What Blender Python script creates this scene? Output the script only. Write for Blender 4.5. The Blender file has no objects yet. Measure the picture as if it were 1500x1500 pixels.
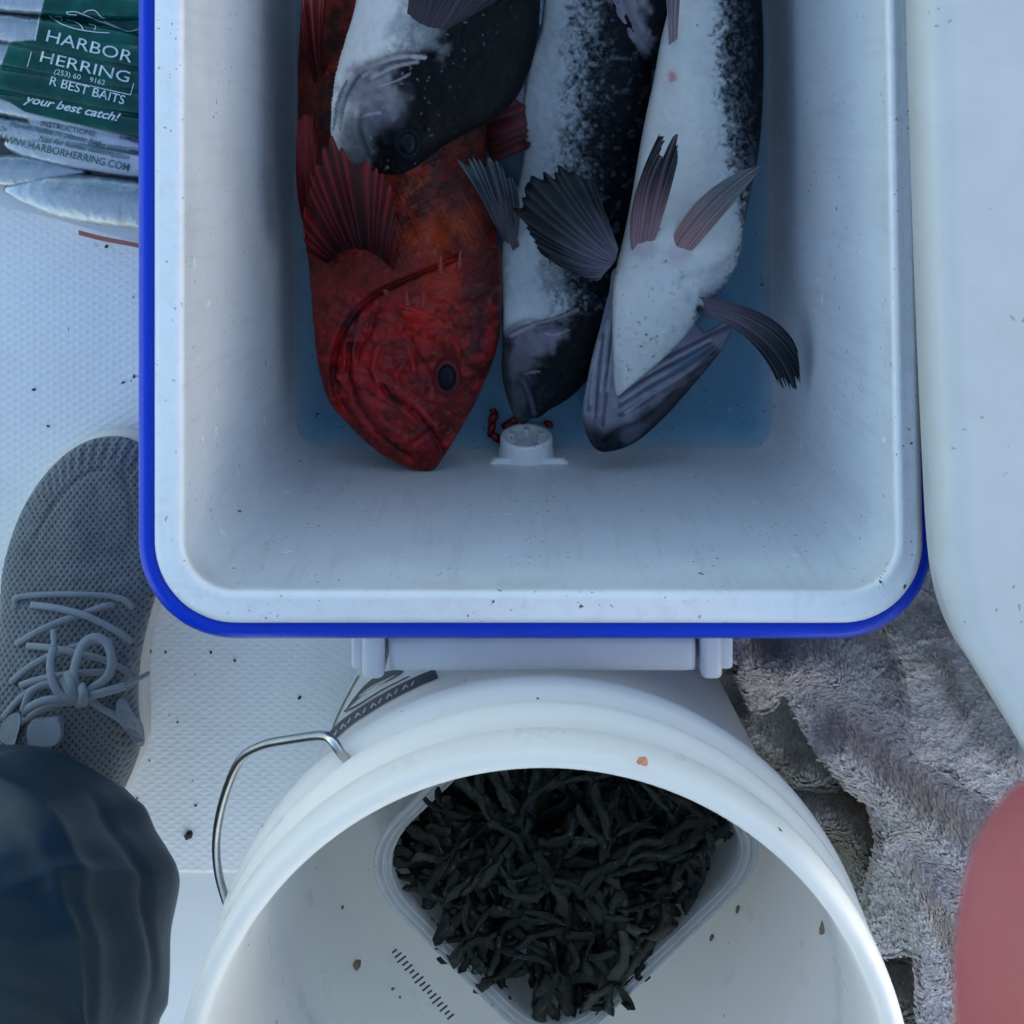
import bpy, bmesh, math, random
import numpy as np
from mathutils import Vector
from mathutils.geometry import delaunay_2d_cdt
random.seed(7); RNG = np.random.default_rng(7)
SC = bpy.context.scene; COL = SC.collection

# ------------------------------------------------------------------ camera, world, sun, exposure
F = 2000.0            # focal length in units of the 1500 px photograph
H = 0.889             # camera height above the deck
CX, CY = 763.0, 219.0 # where the plumb line meets the picture (the photograph is an off-centre crop)
cd = bpy.data.cameras.new('camera'); cam = bpy.data.objects.new('camera', cd); COL.objects.link(cam)
cam.location = (0, 0, H); cam.rotation_euler = (0, 0, 0)
cd.sensor_width = 36; cd.lens = 36*F/1500
cd.shift_x = -(CX-750)/1500; cd.shift_y = (CY-750)/1500
cd.clip_start = 0.01; cd.clip_end = 100
cd.dof.use_dof = True; cd.dof.focus_distance = 0.66; cd.dof.aperture_fstop = 45
SC.camera = cam
SUN_EL = math.radians(10); sdx, sdy = 0.9536, -0.3011
w = bpy.data.worlds.new('World'); SC.world = w; w.use_nodes = True
nt = w.node_tree; bg = nt.nodes['Background']
sky = nt.nodes.new('ShaderNodeTexSky'); sky.sky_type = 'NISHITA'; sky.sun_disc = False
sky.sun_elevation = SUN_EL; sky.sun_rotation = math.atan2(sdx, sdy)
sky.air_density = 1.0; sky.dust_density = 1.4; sky.ozone_density = 0.9
nt.links.new(sky.outputs[0], bg.inputs[0]); bg.inputs[1].default_value = 0.15
ld = bpy.data.lights.new('sun', 'SUN'); ld.energy = 5.0; ld.angle = math.radians(0.5); ld.color = (1, .93, .82)
sun = bpy.data.objects.new('sun', ld); COL.objects.link(sun)
sv = Vector((sdx*math.cos(SUN_EL), sdy*math.cos(SUN_EL), math.sin(SUN_EL)))
sun.rotation_euler = sv.to_track_quat('Z', 'Y').to_euler(); sun.location = sv*5
SC.view_settings.view_transform = 'Standard'; SC.view_settings.look = 'None'
SC.view_settings.gamma = 1; SC.view_settings.use_curve_mapping = False
SC.view_settings.exposure = 2.06

# ------------------------------------------------------------------ helpers
def U(x, y, z):
    d = (H-z)/F
    return ((x-CX)*d, -(y-CY)*d, z)
def Un(x, y, z):
    d = (H-z)/F
    return np.stack([(x-CX)*d, -(y-CY)*d, z+0*x], -1)
def props(o, label=None, cat=None, group=None, kind=None):
    if label: o['label'] = label
    if cat: o['category'] = cat
    if group: o['group'] = group
    if kind: o['kind'] = kind
    return o
def thing(name, label, cat, loc=(0, 0, 0), group=None):
    o = bpy.data.objects.new(name, None); COL.objects.link(o); o.location = loc
    o.empty_display_size = .02
    return props(o, label, cat, group)
def mk(name, verts, faces, mat, parent=None, smooth=True, col=None):
    me = bpy.data.meshes.new(name)
    me.from_pydata([tuple(map(float, v)) for v in verts], [], [tuple(int(i) for i in f) for f in faces])
    if smooth: me.polygons.foreach_set('use_smooth', [len(f) < 9 for f in faces])
    if col is not None:
        a = me.color_attributes.new('pigment', 'FLOAT_COLOR', 'POINT')
        c = np.ones((len(verts), 4), np.float32); c[:, :col.shape[1]] = col
        a.data.foreach_set('color', c.ravel())
    me.materials.append(mat); me.update()
    o = bpy.data.objects.new(name, me); COL.objects.link(o)
    if parent:
        o.parent = parent
        o.matrix_parent_inverse = Vector_inv(parent)
    return o
def Vector_inv(p):
    from mathutils import Matrix
    t = Vector((0, 0, 0)); q = p
    if p.type != 'EMPTY': return Matrix.Identity(4)
    while q is not None:
        t += q.location if q.type == 'EMPTY' else Vector((0, 0, 0)); q = q.parent
    return Matrix.Translation(-t)
def catmull(pts, step, closed=False):
    pts = np.array(pts, float); n = len(pts); out = []
    rng = range(n) if closed else range(n-1)
    for i in rng:
        if closed: p0, p1, p2, p3 = pts[i-1], pts[i], pts[(i+1) % n], pts[(i+2) % n]
        else: p0, p1, p2, p3 = pts[max(i-1, 0)], pts[i], pts[i+1], pts[min(i+2, n-1)]
        L = np.linalg.norm((p2-p1)[:2] if len(p1) > 2 and step > 1 else (p2-p1)); k = max(1, int(math.ceil(L/step)))
        for j in range(k):
            t = j/k
            out.append(.5*((2*p1)+(-p0+p2)*t+(2*p0-5*p1+4*p2-p3)*t*t+(-p0+3*p1-3*p2+p3)*t**3))
    if not closed: out.append(pts[-1])
    return np.array(out)
def resample(pts, m, smooth=True):
    p = catmull(pts, 2.0) if smooth and len(pts) > 2 else np.array(pts, float)
    s = np.r_[0, np.cumsum(np.linalg.norm(np.diff(p, axis=0), axis=1))]
    t = np.linspace(0, s[-1], m)
    return np.stack([np.interp(t, s, p[:, k]) for k in range(p.shape[1])], -1)
def inside(x, y, poly):
    r = np.zeros(x.shape, bool); n = len(poly)
    for i in range(n):
        x1, y1 = poly[i]; x2, y2 = poly[(i+1) % n]
        if y1 == y2: continue
        c = ((y1 > y) != (y2 > y)) & (x < (x2-x1)*(y-y1)/(y2-y1)+x1)
        r ^= c
    return r
def dseg(x, y, pts, closed=False):
    """distance to a polyline, arc parameter 0..1 and the signed side"""
    pts = np.array(pts, float)
    if closed: pts = np.vstack([pts, pts[:1]])
    best = np.full(x.shape, 1e9); tt = np.zeros(x.shape); sd = np.zeros(x.shape)
    L = np.r_[0, np.cumsum(np.linalg.norm(np.diff(pts, axis=0), axis=1))]
    for i in range(len(pts)-1):
        ax, ay = pts[i]; bx, by = pts[i+1]; vx, vy = bx-ax, by-ay; q = vx*vx+vy*vy+1e-9
        t = np.clip(((x-ax)*vx+(y-ay)*vy)/q, 0, 1)
        dx, dy = x-ax-t*vx, y-ay-t*vy; d = np.hypot(dx, dy); m = d < best
        best = np.where(m, d, best); tt = np.where(m, (L[i]+t*(L[i+1]-L[i]))/L[-1], tt)
        sd = np.where(m, vx*dy-vy*dx, sd)
    return best, tt, np.sign(sd)
def _h(ix, iy, s):
    n = (ix.astype(np.int64)*374761393+iy.astype(np.int64)*668265263+s*1274126177) & 0x7fffffff
    n = ((n ^ (n >> 13))*1274126177) & 0x7fffffff
    return ((n ^ (n >> 16)) & 0xffff)/65535.0
def vnoise(x, y, s=0):
    ix, iy = np.floor(x), np.floor(y); fx, fy = x-ix, y-iy
    fx = fx*fx*(3-2*fx); fy = fy*fy*(3-2*fy)
    a = _h(ix, iy, s); b = _h(ix+1, iy, s); c = _h(ix, iy+1, s); d = _h(ix+1, iy+1, s)
    return a+(b-a)*fx+(c-a)*fy+(a-b-c+d)*fx*fy
def fbm(x, y, sc, s=0, o=4, g=.5):
    r = 0; a = 1; t = 0
    for k in range(o):
        r = r+a*vnoise(x/sc*2**k+17.3*k, y/sc*2**k+9.1*k, s+k); t += a; a *= g
    return r/t
def sm(a, b, x):
    t = np.clip((x-a)/(b-a), 0, 1); return t*t*(3-2*t)
def mixc(c, k, new):
    k = np.asarray(k)[..., None]; return c*(1-k)+np.array(new)*k
def mottle(x, y, s, sc=9):
    return .55*fbm(x, y*.8, sc, s, 4, .6)+.45*fbm(x, y, sc*.45, s+50, 2)
class Infl:
    """Poisson inflation of an outline: round cross sections, in px"""
    def __init__(s, poly, g=4.0):
        lo = poly.min(0)-2*g; hi = poly.max(0)+2*g
        s.lo = lo; s.g = g; nx, ny = (np.ceil((hi-lo)/g)+1).astype(int)
        X, Y = np.meshgrid(lo[0]+g*np.arange(nx), lo[1]+g*np.arange(ny))
        m = inside(X, Y, poly); u = np.zeros((ny, nx)); I, J = np.indices(u.shape); par = (I+J) % 2
        m[0] = m[-1] = False; m[:, 0] = m[:, -1] = False
        om = 2/(1+math.sin(math.pi/max(12, min(nx, ny))))
        ma = m & (par == 0); mb = m & (par == 1)
        for k in range(220):
            for q in (ma, mb):
                v = np.zeros_like(u)
                v[1:-1, 1:-1] = (u[:-2, 1:-1]+u[2:, 1:-1]+u[1:-1, :-2]+u[1:-1, 2:]+g*g)/4
                u = np.where(q, u+om*(v-u), u)
        s.h = np.sqrt(np.maximum(2*u, 0))
    def __call__(s, x, y):
        fx = np.clip((x-s.lo[0])/s.g, 0, s.h.shape[1]-1.001); fy = np.clip((y-s.lo[1])/s.g, 0, s.h.shape[0]-1.001)
        ix, iy = fx.astype(int), fy.astype(int); tx, ty = fx-ix, fy-iy; h = s.h
        return (h[iy, ix]*(1-tx)*(1-ty)+h[iy, ix+1]*tx*(1-ty)+h[iy+1, ix]*(1-tx)*ty+h[iy+1, ix+1]*tx*ty)
def relief(name, outline, z0, k, mat, parent=None, sp=3.0, disp=None, paint=None, kb=None, maxh=None, smooth_outline=True, floor=None):
    """A solid body grown from an outline: z0(x,y) is the height of its widest section, k the ratio of height to width."""
    bd = catmull(outline, sp, True) if smooth_outline else np.array(outline, float)
    if not smooth_outline: bd = np.vstack([resample(np.array([bd[i], bd[(i+1) % len(bd)]]), max(2, int(np.linalg.norm(bd[i]-bd[(i+1) % len(bd)])/sp)+1), False)[:-1] for i in range(len(bd))])
    inf = Infl(bd, max(2.0, sp*1.3))
    lo, hi = bd.min(0), bd.max(0)
    gx, gy = np.meshgrid(np.arange(lo[0], hi[0], sp), np.arange(lo[1], hi[1], sp*.866))
    gx = gx+(np.arange(gx.shape[0]) % 2)[:, None]*sp*.5
    gx = gx.ravel()+RNG.uniform(-.15, .15, gx.size)*sp; gy = gy.ravel()+RNG.uniform(-.15, .15, gy.size)*sp
    m = inside(gx, gy, bd); gx, gy = gx[m], gy[m]
    d, _, _ = dseg(gx, gy, bd, True); m = d > sp*.55; gx, gy = gx[m], gy[m]
    nb = len(bd); P = [Vector(p) for p in bd]+[Vector((a, b)) for a, b in zip(gx, gy)]
    r = delaunay_2d_cdt(P, [], [list(range(nb))], 1, 1e-5)
    V = np.array([[v.x, v.y] for v in r[0]]); Fc = r[2]; orig = r[3]
    isb = np.array([any(i < nb for i in o) for o in orig])
    x, y = V[:, 0], V[:, 1]
    h = np.where(isb, 0, inf(x, y))
    if maxh: h = maxh*(1-np.exp(-h/maxh*1.3))
    zc = z0(x, y)+0*x if callable(z0) else z0+0*x
    s = (H-zc)/F
    top = zc+k*h*s; bot = zc-(k if kb is None else kb)*h*s
    if floor is not None: bot = np.maximum(bot, floor); 
    if disp is not None: top = top+disp(x, y, h)*np.clip(h/6, 0, 1)
    b = Un(x, y, zc); T = b.copy(); T[:, 2] = top; B = b.copy(); B[:, 2] = np.minimum(bot, top-1e-4)
    n = len(V); idx = np.arange(n); low = np.where(isb, idx, -1)
    ins = np.where(~isb)[0]; low[ins] = n+np.arange(len(ins))
    verts = np.vstack([T, B[ins]])
    faces = []
    for f in Fc:
        a, c, e = f
        cr = (x[c]-x[a])*(y[e]-y[a])-(y[c]-y[a])*(x[e]-x[a])
        if cr > 0: f = (a, e, c)   # image y points down
        faces.append(f); faces.append(tuple(low[i] for i in reversed(f)))
    colr = None
    if paint is not None:
        c = paint(x, y, h); colr = np.vstack([c, c[ins]])
    o = mk(name, verts, faces, mat, parent, True, colr)
    o_top = dict(x=x, y=y, z=top, T=T)
    o['_'] = 0; del o['_']
    return o, o_top
def tube(name, pts, r, mat, parent=None, n=10, step=.004, closed=False, flat=1.0, caps=True):
    p = catmull(pts, step, closed); m = len(p); rr = r if callable(r) else (lambda t: r)
    vs, fs = [], []; up = Vector((0, 0, 1)); prev = None
    for i in range(m):
        a = p[(i-1) % m] if closed or i > 0 else p[i]; b = p[(i+1) % m] if closed or i < m-1 else p[i]
        t = Vector(b-a).normalized()
        if prev is None: sx = t.cross(up); sx = sx if sx.length > 1e-3 else t.cross(Vector((1, 0, 0)))
        else: sx = prev-t*prev.dot(t)
        sx.normalize(); prev = sx; sy = sx.cross(t).normalized(); q = rr(i/(m-1))
        for j in range(n):
            an = 2*math.pi*j/n; v = Vector(p[i])+sx*math.cos(an)*q+sy*math.sin(an)*q*flat; vs.append(v)
    k = m if closed else m-1
    for i in range(k):
        for j in range(n):
            a, b = i*n+j, i*n+(j+1) % n; c, d = ((i+1) % m)*n+(j+1) % n, ((i+1) % m)*n+j
            fs.append((a, b, c, d))
    if not closed and caps: fs.append(tuple(range(n))[::-1]); fs.append(tuple(range((m-1)*n, m*n)))
    return mk(name, vs, fs, mat, parent)
def loft(name, rings, mat, parent=None, cap0=False, cap1=False, smooth=True):
    n = len(rings[0]); vs = np.vstack(rings); fs = []
    for i in range(len(rings)-1):
        for j in range(n):
            fs.append((i*n+j, i*n+(j+1) % n, (i+1)*n+(j+1) % n, (i+1)*n+j))
    if cap0: fs.append(tuple(range(n))[::-1])
    if cap1 == 'fill':   # a concave or long outline: proper triangles
        t = delaunay_2d_cdt([Vector(v[:2]) for v in rings[-1]], [], [list(range(n))], 1, 1e-7); o_ = (len(rings)-1)*n
        fs += [tuple(o_+t[3][i][0] for i in f) for f in t[2] if all(len(t[3][i]) for i in f)]
    elif cap1: fs.append(tuple(range((len(rings)-1)*n, len(rings)*n)))
    return mk(name, vs, fs, mat, parent, smooth)
def rbox(name, x0, x1, y0, y1, z0, z1, r, mat, parent=None):
    bm = bmesh.new(); bmesh.ops.create_cube(bm, size=1)
    for v in bm.verts: v.co = Vector(((x0+x1)/2+v.co.x*(x1-x0), (y0+y1)/2+v.co.y*(y1-y0), (z0+z1)/2+v.co.z*(z1-z0)))
    if r > 0: bmesh.ops.bevel(bm, geom=list(bm.edges), offset=r, segments=3, affect='EDGES', profile=.5)
    vs = [v.co.copy() for v in bm.verts]; bm.verts.index_update(); fs = [[v.index for v in f.verts] for f in bm.faces]; bm.free()
    return mk(name, vs, fs, mat, parent, r > 0)

# ------------------------------------------------------------------ materials
def pmat(name, color=(.8, .8, .8), rough=.5, spec=.5, attr=False, noise=None, bump=None, specks=None, coat=0, metal=0, sss=0, rnoise=None, sheen=0, transl=0):
    """noise=(scale,amount,dark colour)  bump=(scale,strength,distance)  specks=(scale,threshold,colour)"""
    m = bpy.data.materials.new(name); m.use_nodes = True; t = m.node_tree; N, L = t.nodes, t.links
    b = N['Principled BSDF']; tc = N.new('ShaderNodeTexCoord')
    b.inputs['Roughness'].default_value = rough; b.inputs['Specular IOR Level'].default_value = spec
    b.inputs['Coat Weight'].default_value = coat; b.inputs['Coat Roughness'].default_value = .12; b.inputs['Metallic'].default_value = metal
    b.inputs['Sheen Weight'].default_value = sheen
    if sss: b.inputs['Subsurface Weight'].default_value = sss; b.inputs['Subsurface Radius'].default_value = (1, .3, .2); b.inputs['Subsurface Scale'].default_value = .004
    if attr: c = N.new('ShaderNodeVertexColor'); c.layer_name = 'pigment'; cur = c.outputs[0]
    else: c = N.new('ShaderNodeRGB'); c.outputs[0].default_value = (*color, 1); cur = c.outputs[0]
    def mixin(fac, col):
        nonlocal cur
        x = N.new('ShaderNodeMixRGB'); L.new(fac, x.inputs[0]); L.new(cur, x.inputs[1]); x.inputs[2].default_value = (*col, 1); cur = x.outputs[0]
    def nz(scale, det=5, rgh=.6):
        n = N.new('ShaderNodeTexNoise'); L.new(tc.outputs['Object'], n.inputs[0]); n.inputs['Scale'].default_value = scale; n.inputs['Detail'].default_value = det; n.inputs['Roughness'].default_value = rgh
        return n.outputs[0]
    def ramp(fac, a, bb, lo=0., hi=1.):
        r = N.new('ShaderNodeMapRange'); L.new(fac, r.inputs[0]); r.inputs[1].default_value = a; r.inputs[2].default_value = bb; r.inputs[3].default_value = lo; r.inputs[4].default_value = hi
        return r.outputs[0]
    for q in (noise if isinstance(noise, list) else [noise] if noise else []):
        mixin(ramp(q[0](t, tc) if callable(q[0]) else nz(q[0]), .35, .75, 0, q[1]) if not callable(q[0]) else ramp(q[0](t, tc), .52, .7, 0, q[1]), q[2])
    for q in (specks if isinstance(specks, list) else [specks] if specks else []):
        v = N.new('ShaderNodeTexVoronoi'); v.inputs['Scale'].default_value = q[0]
        wn = N.new('ShaderNodeTexNoise'); wn.inputs['Scale'].default_value = q[0]*1.7; wn.inputs['Detail'].default_value = 3; L.new(tc.outputs['Object'], wn.inputs[0])
        va = N.new('ShaderNodeVectorMath'); va.operation = 'MULTIPLY_ADD'; L.new(wn.outputs[1], va.inputs[0]); va.inputs[1].default_value = (.9/q[0],)*3; L.new(tc.outputs['Object'], va.inputs[2]); L.new(va.outputs[0], v.inputs[0])
        sub = N.new('ShaderNodeMath'); sub.operation = 'MULTIPLY'
        L.new(ramp(v.outputs['Distance'], q[1], q[1]*.7), sub.inputs[0]); L.new(ramp(nz(q[0]*.23, 2), q[3] if len(q) > 3 else .55, (q[3] if len(q) > 3 else .55)+.03), sub.inputs[1])
        mixin(sub.outputs[0], q[2])
    L.new(cur, b.inputs['Base Color'])
    if transl:
        tb_ = N.new('ShaderNodeBsdfTranslucent'); L.new(cur, tb_.inputs[0]); mx = N.new('ShaderNodeMixShader'); mx.inputs[0].default_value = transl
        L.new(b.outputs[0], mx.inputs[1]); L.new(tb_.outputs[0], mx.inputs[2]); L.new(mx.outputs[0], N['Material Output'].inputs[0])
    if rnoise: L.new(ramp(nz(rnoise[0]), .3, .7, rnoise[1], rnoise[2]), b.inputs['Roughness'])
    prev = None
    for q in (bump if isinstance(bump, list) else [bump] if bump else []):
        bp = N.new('ShaderNodeBump'); bp.inputs['Strength'].default_value = q[1]; bp.inputs['Distance'].default_value = q[2]
        if q[0] == 'custom': L.new(q[3](t, tc), bp.inputs['Height'])
        else: L.new(nz(q[0]), bp.inputs['Height'])
        if prev: L.new(prev, bp.inputs['Normal'])
        prev = bp.outputs[0]
    if prev: L.new(prev, b.inputs['Normal'])
    return m
def diamond(scale, ang):
    """woven lozenge relief of a moulded non-skid deck"""
    def f(t, tc):
        N, L = t.nodes, t.links; outs = []
        for a in (ang, -ang):
            mp = N.new('ShaderNodeMapping'); mp.inputs['Rotation'].default_value = (0, 0, a); L.new(tc.outputs['Object'], mp.inputs[0])
            wv = N.new('ShaderNodeTexWave'); wv.inputs['Scale'].default_value = scale; wv.inputs['Distortion'].default_value = .8; wv.inputs['Detail'].default_value = 1; wv.inputs['Detail Scale'].default_value = 3
            wv.bands_direction = 'Y'; L.new(mp.outputs[0], wv.inputs[0]); outs.append(wv.outputs[1])
        mm = N.new('ShaderNodeMath'); mm.operation = 'MULTIPLY'; L.new(outs[0], mm.inputs[0]); L.new(outs[1], mm.inputs[1])
        return mm.outputs[0]
    return f
M = {}
M['deck'] = pmat('deck gelcoat non-skid', (.85, .85, .84), .45, noise=[(3, .25, (.68, .68, .67)), (26, .22, (.58, .56, .53)), (9, .2, (.66, .64, .6))], specks=[(90, .16, (.04, .035, .03), .62)], bump=[('custom', .22, .0012, diamond(70, .55)), (220, .12, .0006)])
M['gel'] = pmat('white gelcoat', (.53, .54, .55), .42, .35, noise=[(5, .3, (.44, .45, .46)), (22, .35, (.43, .43, .42)), (60, .2, (.36, .36, .36))], specks=[(60, .16, (.48, .48, .49), .54), (130, .13, (.3, .3, .3), .58), (160, .12, (.06, .055, .05), .63)], bump=[(30, .06, .002), (400, .06, .0005)], rnoise=(20, .28, .5))
M['deckplain'] = pmat('smooth deck gelcoat', (.84, .83, .81), .4, .4, noise=[(4, .15, (.7, .7, .69)), (30, .12, (.55, .53, .5))], specks=[(160, .12, (.06, .055, .05), .60)], bump=(300, .05, .0005))
M['blue'] = pmat('blue cooler plastic', (.0, .034, .5), .38, .25, noise=(40, .12, (.0, .02, .3)), bump=(500, .05, .0004), rnoise=(60, .26, .4))
def streaks(t, tc):
    N, L = t.nodes, t.links; mp = N.new('ShaderNodeMapping'); mp.inputs['Scale'].default_value = (150, 150, 12); L.new(tc.outputs['Object'], mp.inputs[0])
    n = N.new('ShaderNodeTexNoise'); n.inputs['Scale'].default_value = 1; n.inputs['Detail'].default_value = 4; n.inputs['Roughness'].default_value = .65; L.new(mp.outputs[0], n.inputs[0])
    return n.outputs[0]
M['liner'] = pmat('white cooler liner', (.69, .74, .79), .4, .4, noise=[(streaks, .4, (.5, .52, .55)), (3.5, .28, (.62, .52, .55)), (6, .3, (.56, .58, .62)), (26, .25, (.58, .59, .62)), (90, .16, (.5, .49, .5))], specks=[(120, .14, (.06, .05, .05), .60), (45, .12, (.84, .84, .84), .55), (200, .18, (.35, .35, .35), .57), (310, .16, (.12, .1, .1), .59)], bump=[('custom', .35, .0016, streaks), (14, .12, .004), (120, .14, .0012), (520, .06, .0004)], rnoise=(30, .3, .55))
M['plug'] = pmat('drain plug plastic', (.76, .78, .8), .4, noise=(80, .2, (.55, .55, .56)), specks=[(240, .15, (.06, .04, .04), .58)], bump=(200, .06, .0006))
M['handle'] = pmat('grey white handle plastic', (.7, .72, .75), .4, noise=(60, .2, (.5, .5, .52)), specks=[(170, .15, (.1, .09, .1), .6)], bump=(200, .06, .0005))
M['bucket'] = pmat('white bucket plastic', (.86, .86, .85), .3, transl=.5, noise=[(12, .1, (.68, .68, .67))], specks=[(70, .12, (.12, .09, .06), .64), (150, .12, (.08, .07, .06), .66)], bump=[(18, .04, .002), (300, .03, .0004)], rnoise=(25, .24, .42), sss=.0)
M['print'] = pmat('black print', (.03, .03, .035), .5, noise=(300, .2, (.08, .08, .09)))
M['inkgreen'] = pmat('dark green ink', (.01, .09, .085), .4, noise=(300, .2, (.02, .12, .11)))
M['inkwhite'] = pmat('pale print', (.62, .72, .68), .4, noise=(120, .3, (.3, .5, .44)))
M['wire'] = pmat('galvanised wire', (.5, .5, .5), .3, metal=1, noise=(150, .35, (.25, .23, .2)), bump=(300, .15, .0006))
M['tub'] = pmat('clear plastic tub', (.78, .78, .76), .25, transl=.3, noise=[(60, .3, (.5, .5, .47)), (160, .3, (.4, .39, .36))], specks=[(90, .2, (.05, .05, .045), .56)], bump=(120, .08, .0008))
M['weed'] = pmat('wet seaweed', attr=True, rough=.34, spec=.26, noise=[(70, .5, (.004, .006, .005))], specks=[(420, .42, (.055, .065, .052), .57)], bump=[(160, .35, .0014), (900, .3, .0004)], rnoise=(120, .24, .7))
M['fish'] = pmat('wet fish skin', attr=True, rough=.36, spec=.10, bump=[(500, .16, .0004), (140, .1, .0006)], rnoise=(90, .3, .6))
M['redskin'] = pmat('wet red fish skin', attr=True, rough=.4, spec=.25, bump=[(380, .3, .0007), (120, .2, .0010)], rnoise=(110, .28, .6))
M['fin'] = pmat('fin membrane', attr=True, rough=.45, spec=.22, bump=(420, .15, .0005))
M['eye'] = pmat('fish eye', (.003, .004, .008), .22, spec=.12, noise=(200, .3, (.01, .012, .02)))
M['iris'] = pmat('fish iris', (.10, .012, .014), .45, .15, noise=(160, .5, (.02, .012, .015)))
M['irisdark'] = pmat('dark fish iris', (.005, .007, .010), .45, .08, noise=(160, .5, (.008, .01, .013)))
M['herring'] = pmat('herring scales', attr=True, rough=.26, spec=.6, metal=.6, bump=[(700, .3, .0005), (200, .1, .0006)], rnoise=(90, .2, .42))
M['tray'] = pmat('white tray', (.7, .71, .72), .45, noise=(20, .2, (.6, .58, .55)), bump=(120, .06, .0006))
M['redbar'] = pmat('red strip', (.42, .13, .1), .5, noise=(90, .3, (.3, .12, .1)))
M['towel'] = pmat('grey towel pile', attr=True, rough=.9, spec=.1, transl=.55, noise=(130, .25, (.5, .49, .5)))
M['trouser'] = pmat('navy trouser fabric', (.006, .026, .040), .44, spec=.4, noise=[(14, .5, (.012, .022, .034)), (160, .3, (.012, .024, .036))], bump=[(2200, .06, .0002), (16, .3, .006)])
M['skin'] = pmat('finger skin', (.35, .062, .068), .5, sss=.25, noise=[(120, .35, (.22, .045, .055)), (45, .5, (.30, .10, .10))], bump=[(900, .2, .0003)])
M['nail'] = pmat('finger nail', (.6, .32, .28), .3)
M['lace'] = pmat('shoe lace', (.2, .225, .25), .8, spec=.2, noise=(300, .3, (.14, .16, .18)), bump=(1500, .4, .0005))
M['sole'] = pmat('shoe sole', (.6, .57, .52), .6, noise=(60, .35, (.42, .38, .33)), bump=(200, .12, .0008))
M['strap'] = pmat('shoe webbing', (.2, .23, .26), .75, spec=.2, noise=(90, .3, (.14, .16, .19)), bump=(1200, .3, .0004))
M['flesh'] = pmat('orange flesh scrap', (.55, .22, .12), .45, noise=(300, .5, (.4, .12, .07)))
M['blood'] = pmat('blood', (.2, .01, .01), .3, noise=(200, .4, (.08, .006, .006)))
M['seed'] = pmat('seed husk', (.28, .2, .11), .6, noise=(500, .5, (.12, .08, .05)))
M['grit'] = pmat('dark grit', (.02, .018, .016), .7)

# ------------------------------------------------------------------ setting: deck, added sun screen, seat
def sheet(name, x0, x1, y0, y1, z, mat, kind='structure'):
    o = mk(name, [(x0, y0, z), (x1, y0, z), (x1, y1, z), (x0, y1, z)], [(0, 1, 2, 3)], mat, None, False)
    return props(o, kind=kind)
yseam = U(0, 1281, 0)[1]
o = sheet('deck', -6, 6, -6, 6, -.004, M['deckplain'])
o = rbox('deck_panel', -1.4, .62, yseam, 1.9, -.02, 0, .0035, M['deck']); props(o, kind='structure')
# unseen sun screen, added for shade; its gap lets sun onto the bucket rim
screen = bpy.data.objects.new('sun_screen', None); COL.objects.link(screen); props(screen, kind='structure')
rbox('screen_panel', 2.0, 2.12, -4, -.985, -.004, .98, .006, M['gel'], screen)
rbox('screen_panel', 2.0, 2.12, -.985, -.876, -.004, .695, 0, M['gel'], screen)
rbox('screen_panel', 2.0, 2.12, -.876, 3, -.004, .98, .006, M['gel'], screen)
rbox('screen_board', 2.0, 2.04, -.985, -.876, .7055, .98, 0, M['gel'], screen)
seatpoly = [(1337, -840), (1338, -700), (1338, -300), (1340, 0), (1347, 250), (1356, 500), (1366, 720), (1371, 800), (1377, 850), (1388, 895), (1407, 940), (1436, 985), (1500, 1090), (1590, 1240), (1650, 1340), (1676, 1376), (1720, 1396), (1780, 1400), (2230, 1400), (2290, 1394), (2322, 1364), (2330, 1300), (2330, -800), (2322, -866), (2290, -894), (2230, -900), (1440, -900), (1380, -896), (1346, -880)]
def seat():
    t = thing('boat_seat', 'pale fibreglass boat seat with rounded edge and slanting corner beside the cooler', 'boat seat', U(1800, 500, 0))
    zt = .345; th = .032; r = .013
    base = catmull(seatpoly, 14, True)
    W = np.array([U(a-2, b, zt-r-.004)[:2] for a, b in base])
    tg = np.roll(W, -1, 0)-np.roll(W, 1, 0); tg /= np.linalg.norm(tg, axis=1)[:, None]
    nr = np.stack([-tg[:, 1], tg[:, 0]], -1)
    c = W.mean(0); 
    if ((c-W)*nr).sum() < 0: nr = -nr
    rings = []
    for off, z in [(.02, zt-th), (.004, zt-th), (0, zt-th+.004), (0, zt-r)]+[(r*(1-math.cos(a)), zt-r+r*math.sin(a)) for a in np.radians([20, 40, 60, 75, 90])]:
        q = W+nr*off; rings.append(np.c_[q, np.full(len(q), z)])
    loft('seat_moulding', rings, M['gel'], t, False, 'fill')
    b = W+nr*.16; b2 = W+nr*.2
    loft('seat_base', [np.c_[b, np.full(len(b), -.003)], np.c_[b, np.full(len(b), zt-th-.0015)]], M['gel'], t, True, False)
seat()

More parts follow.
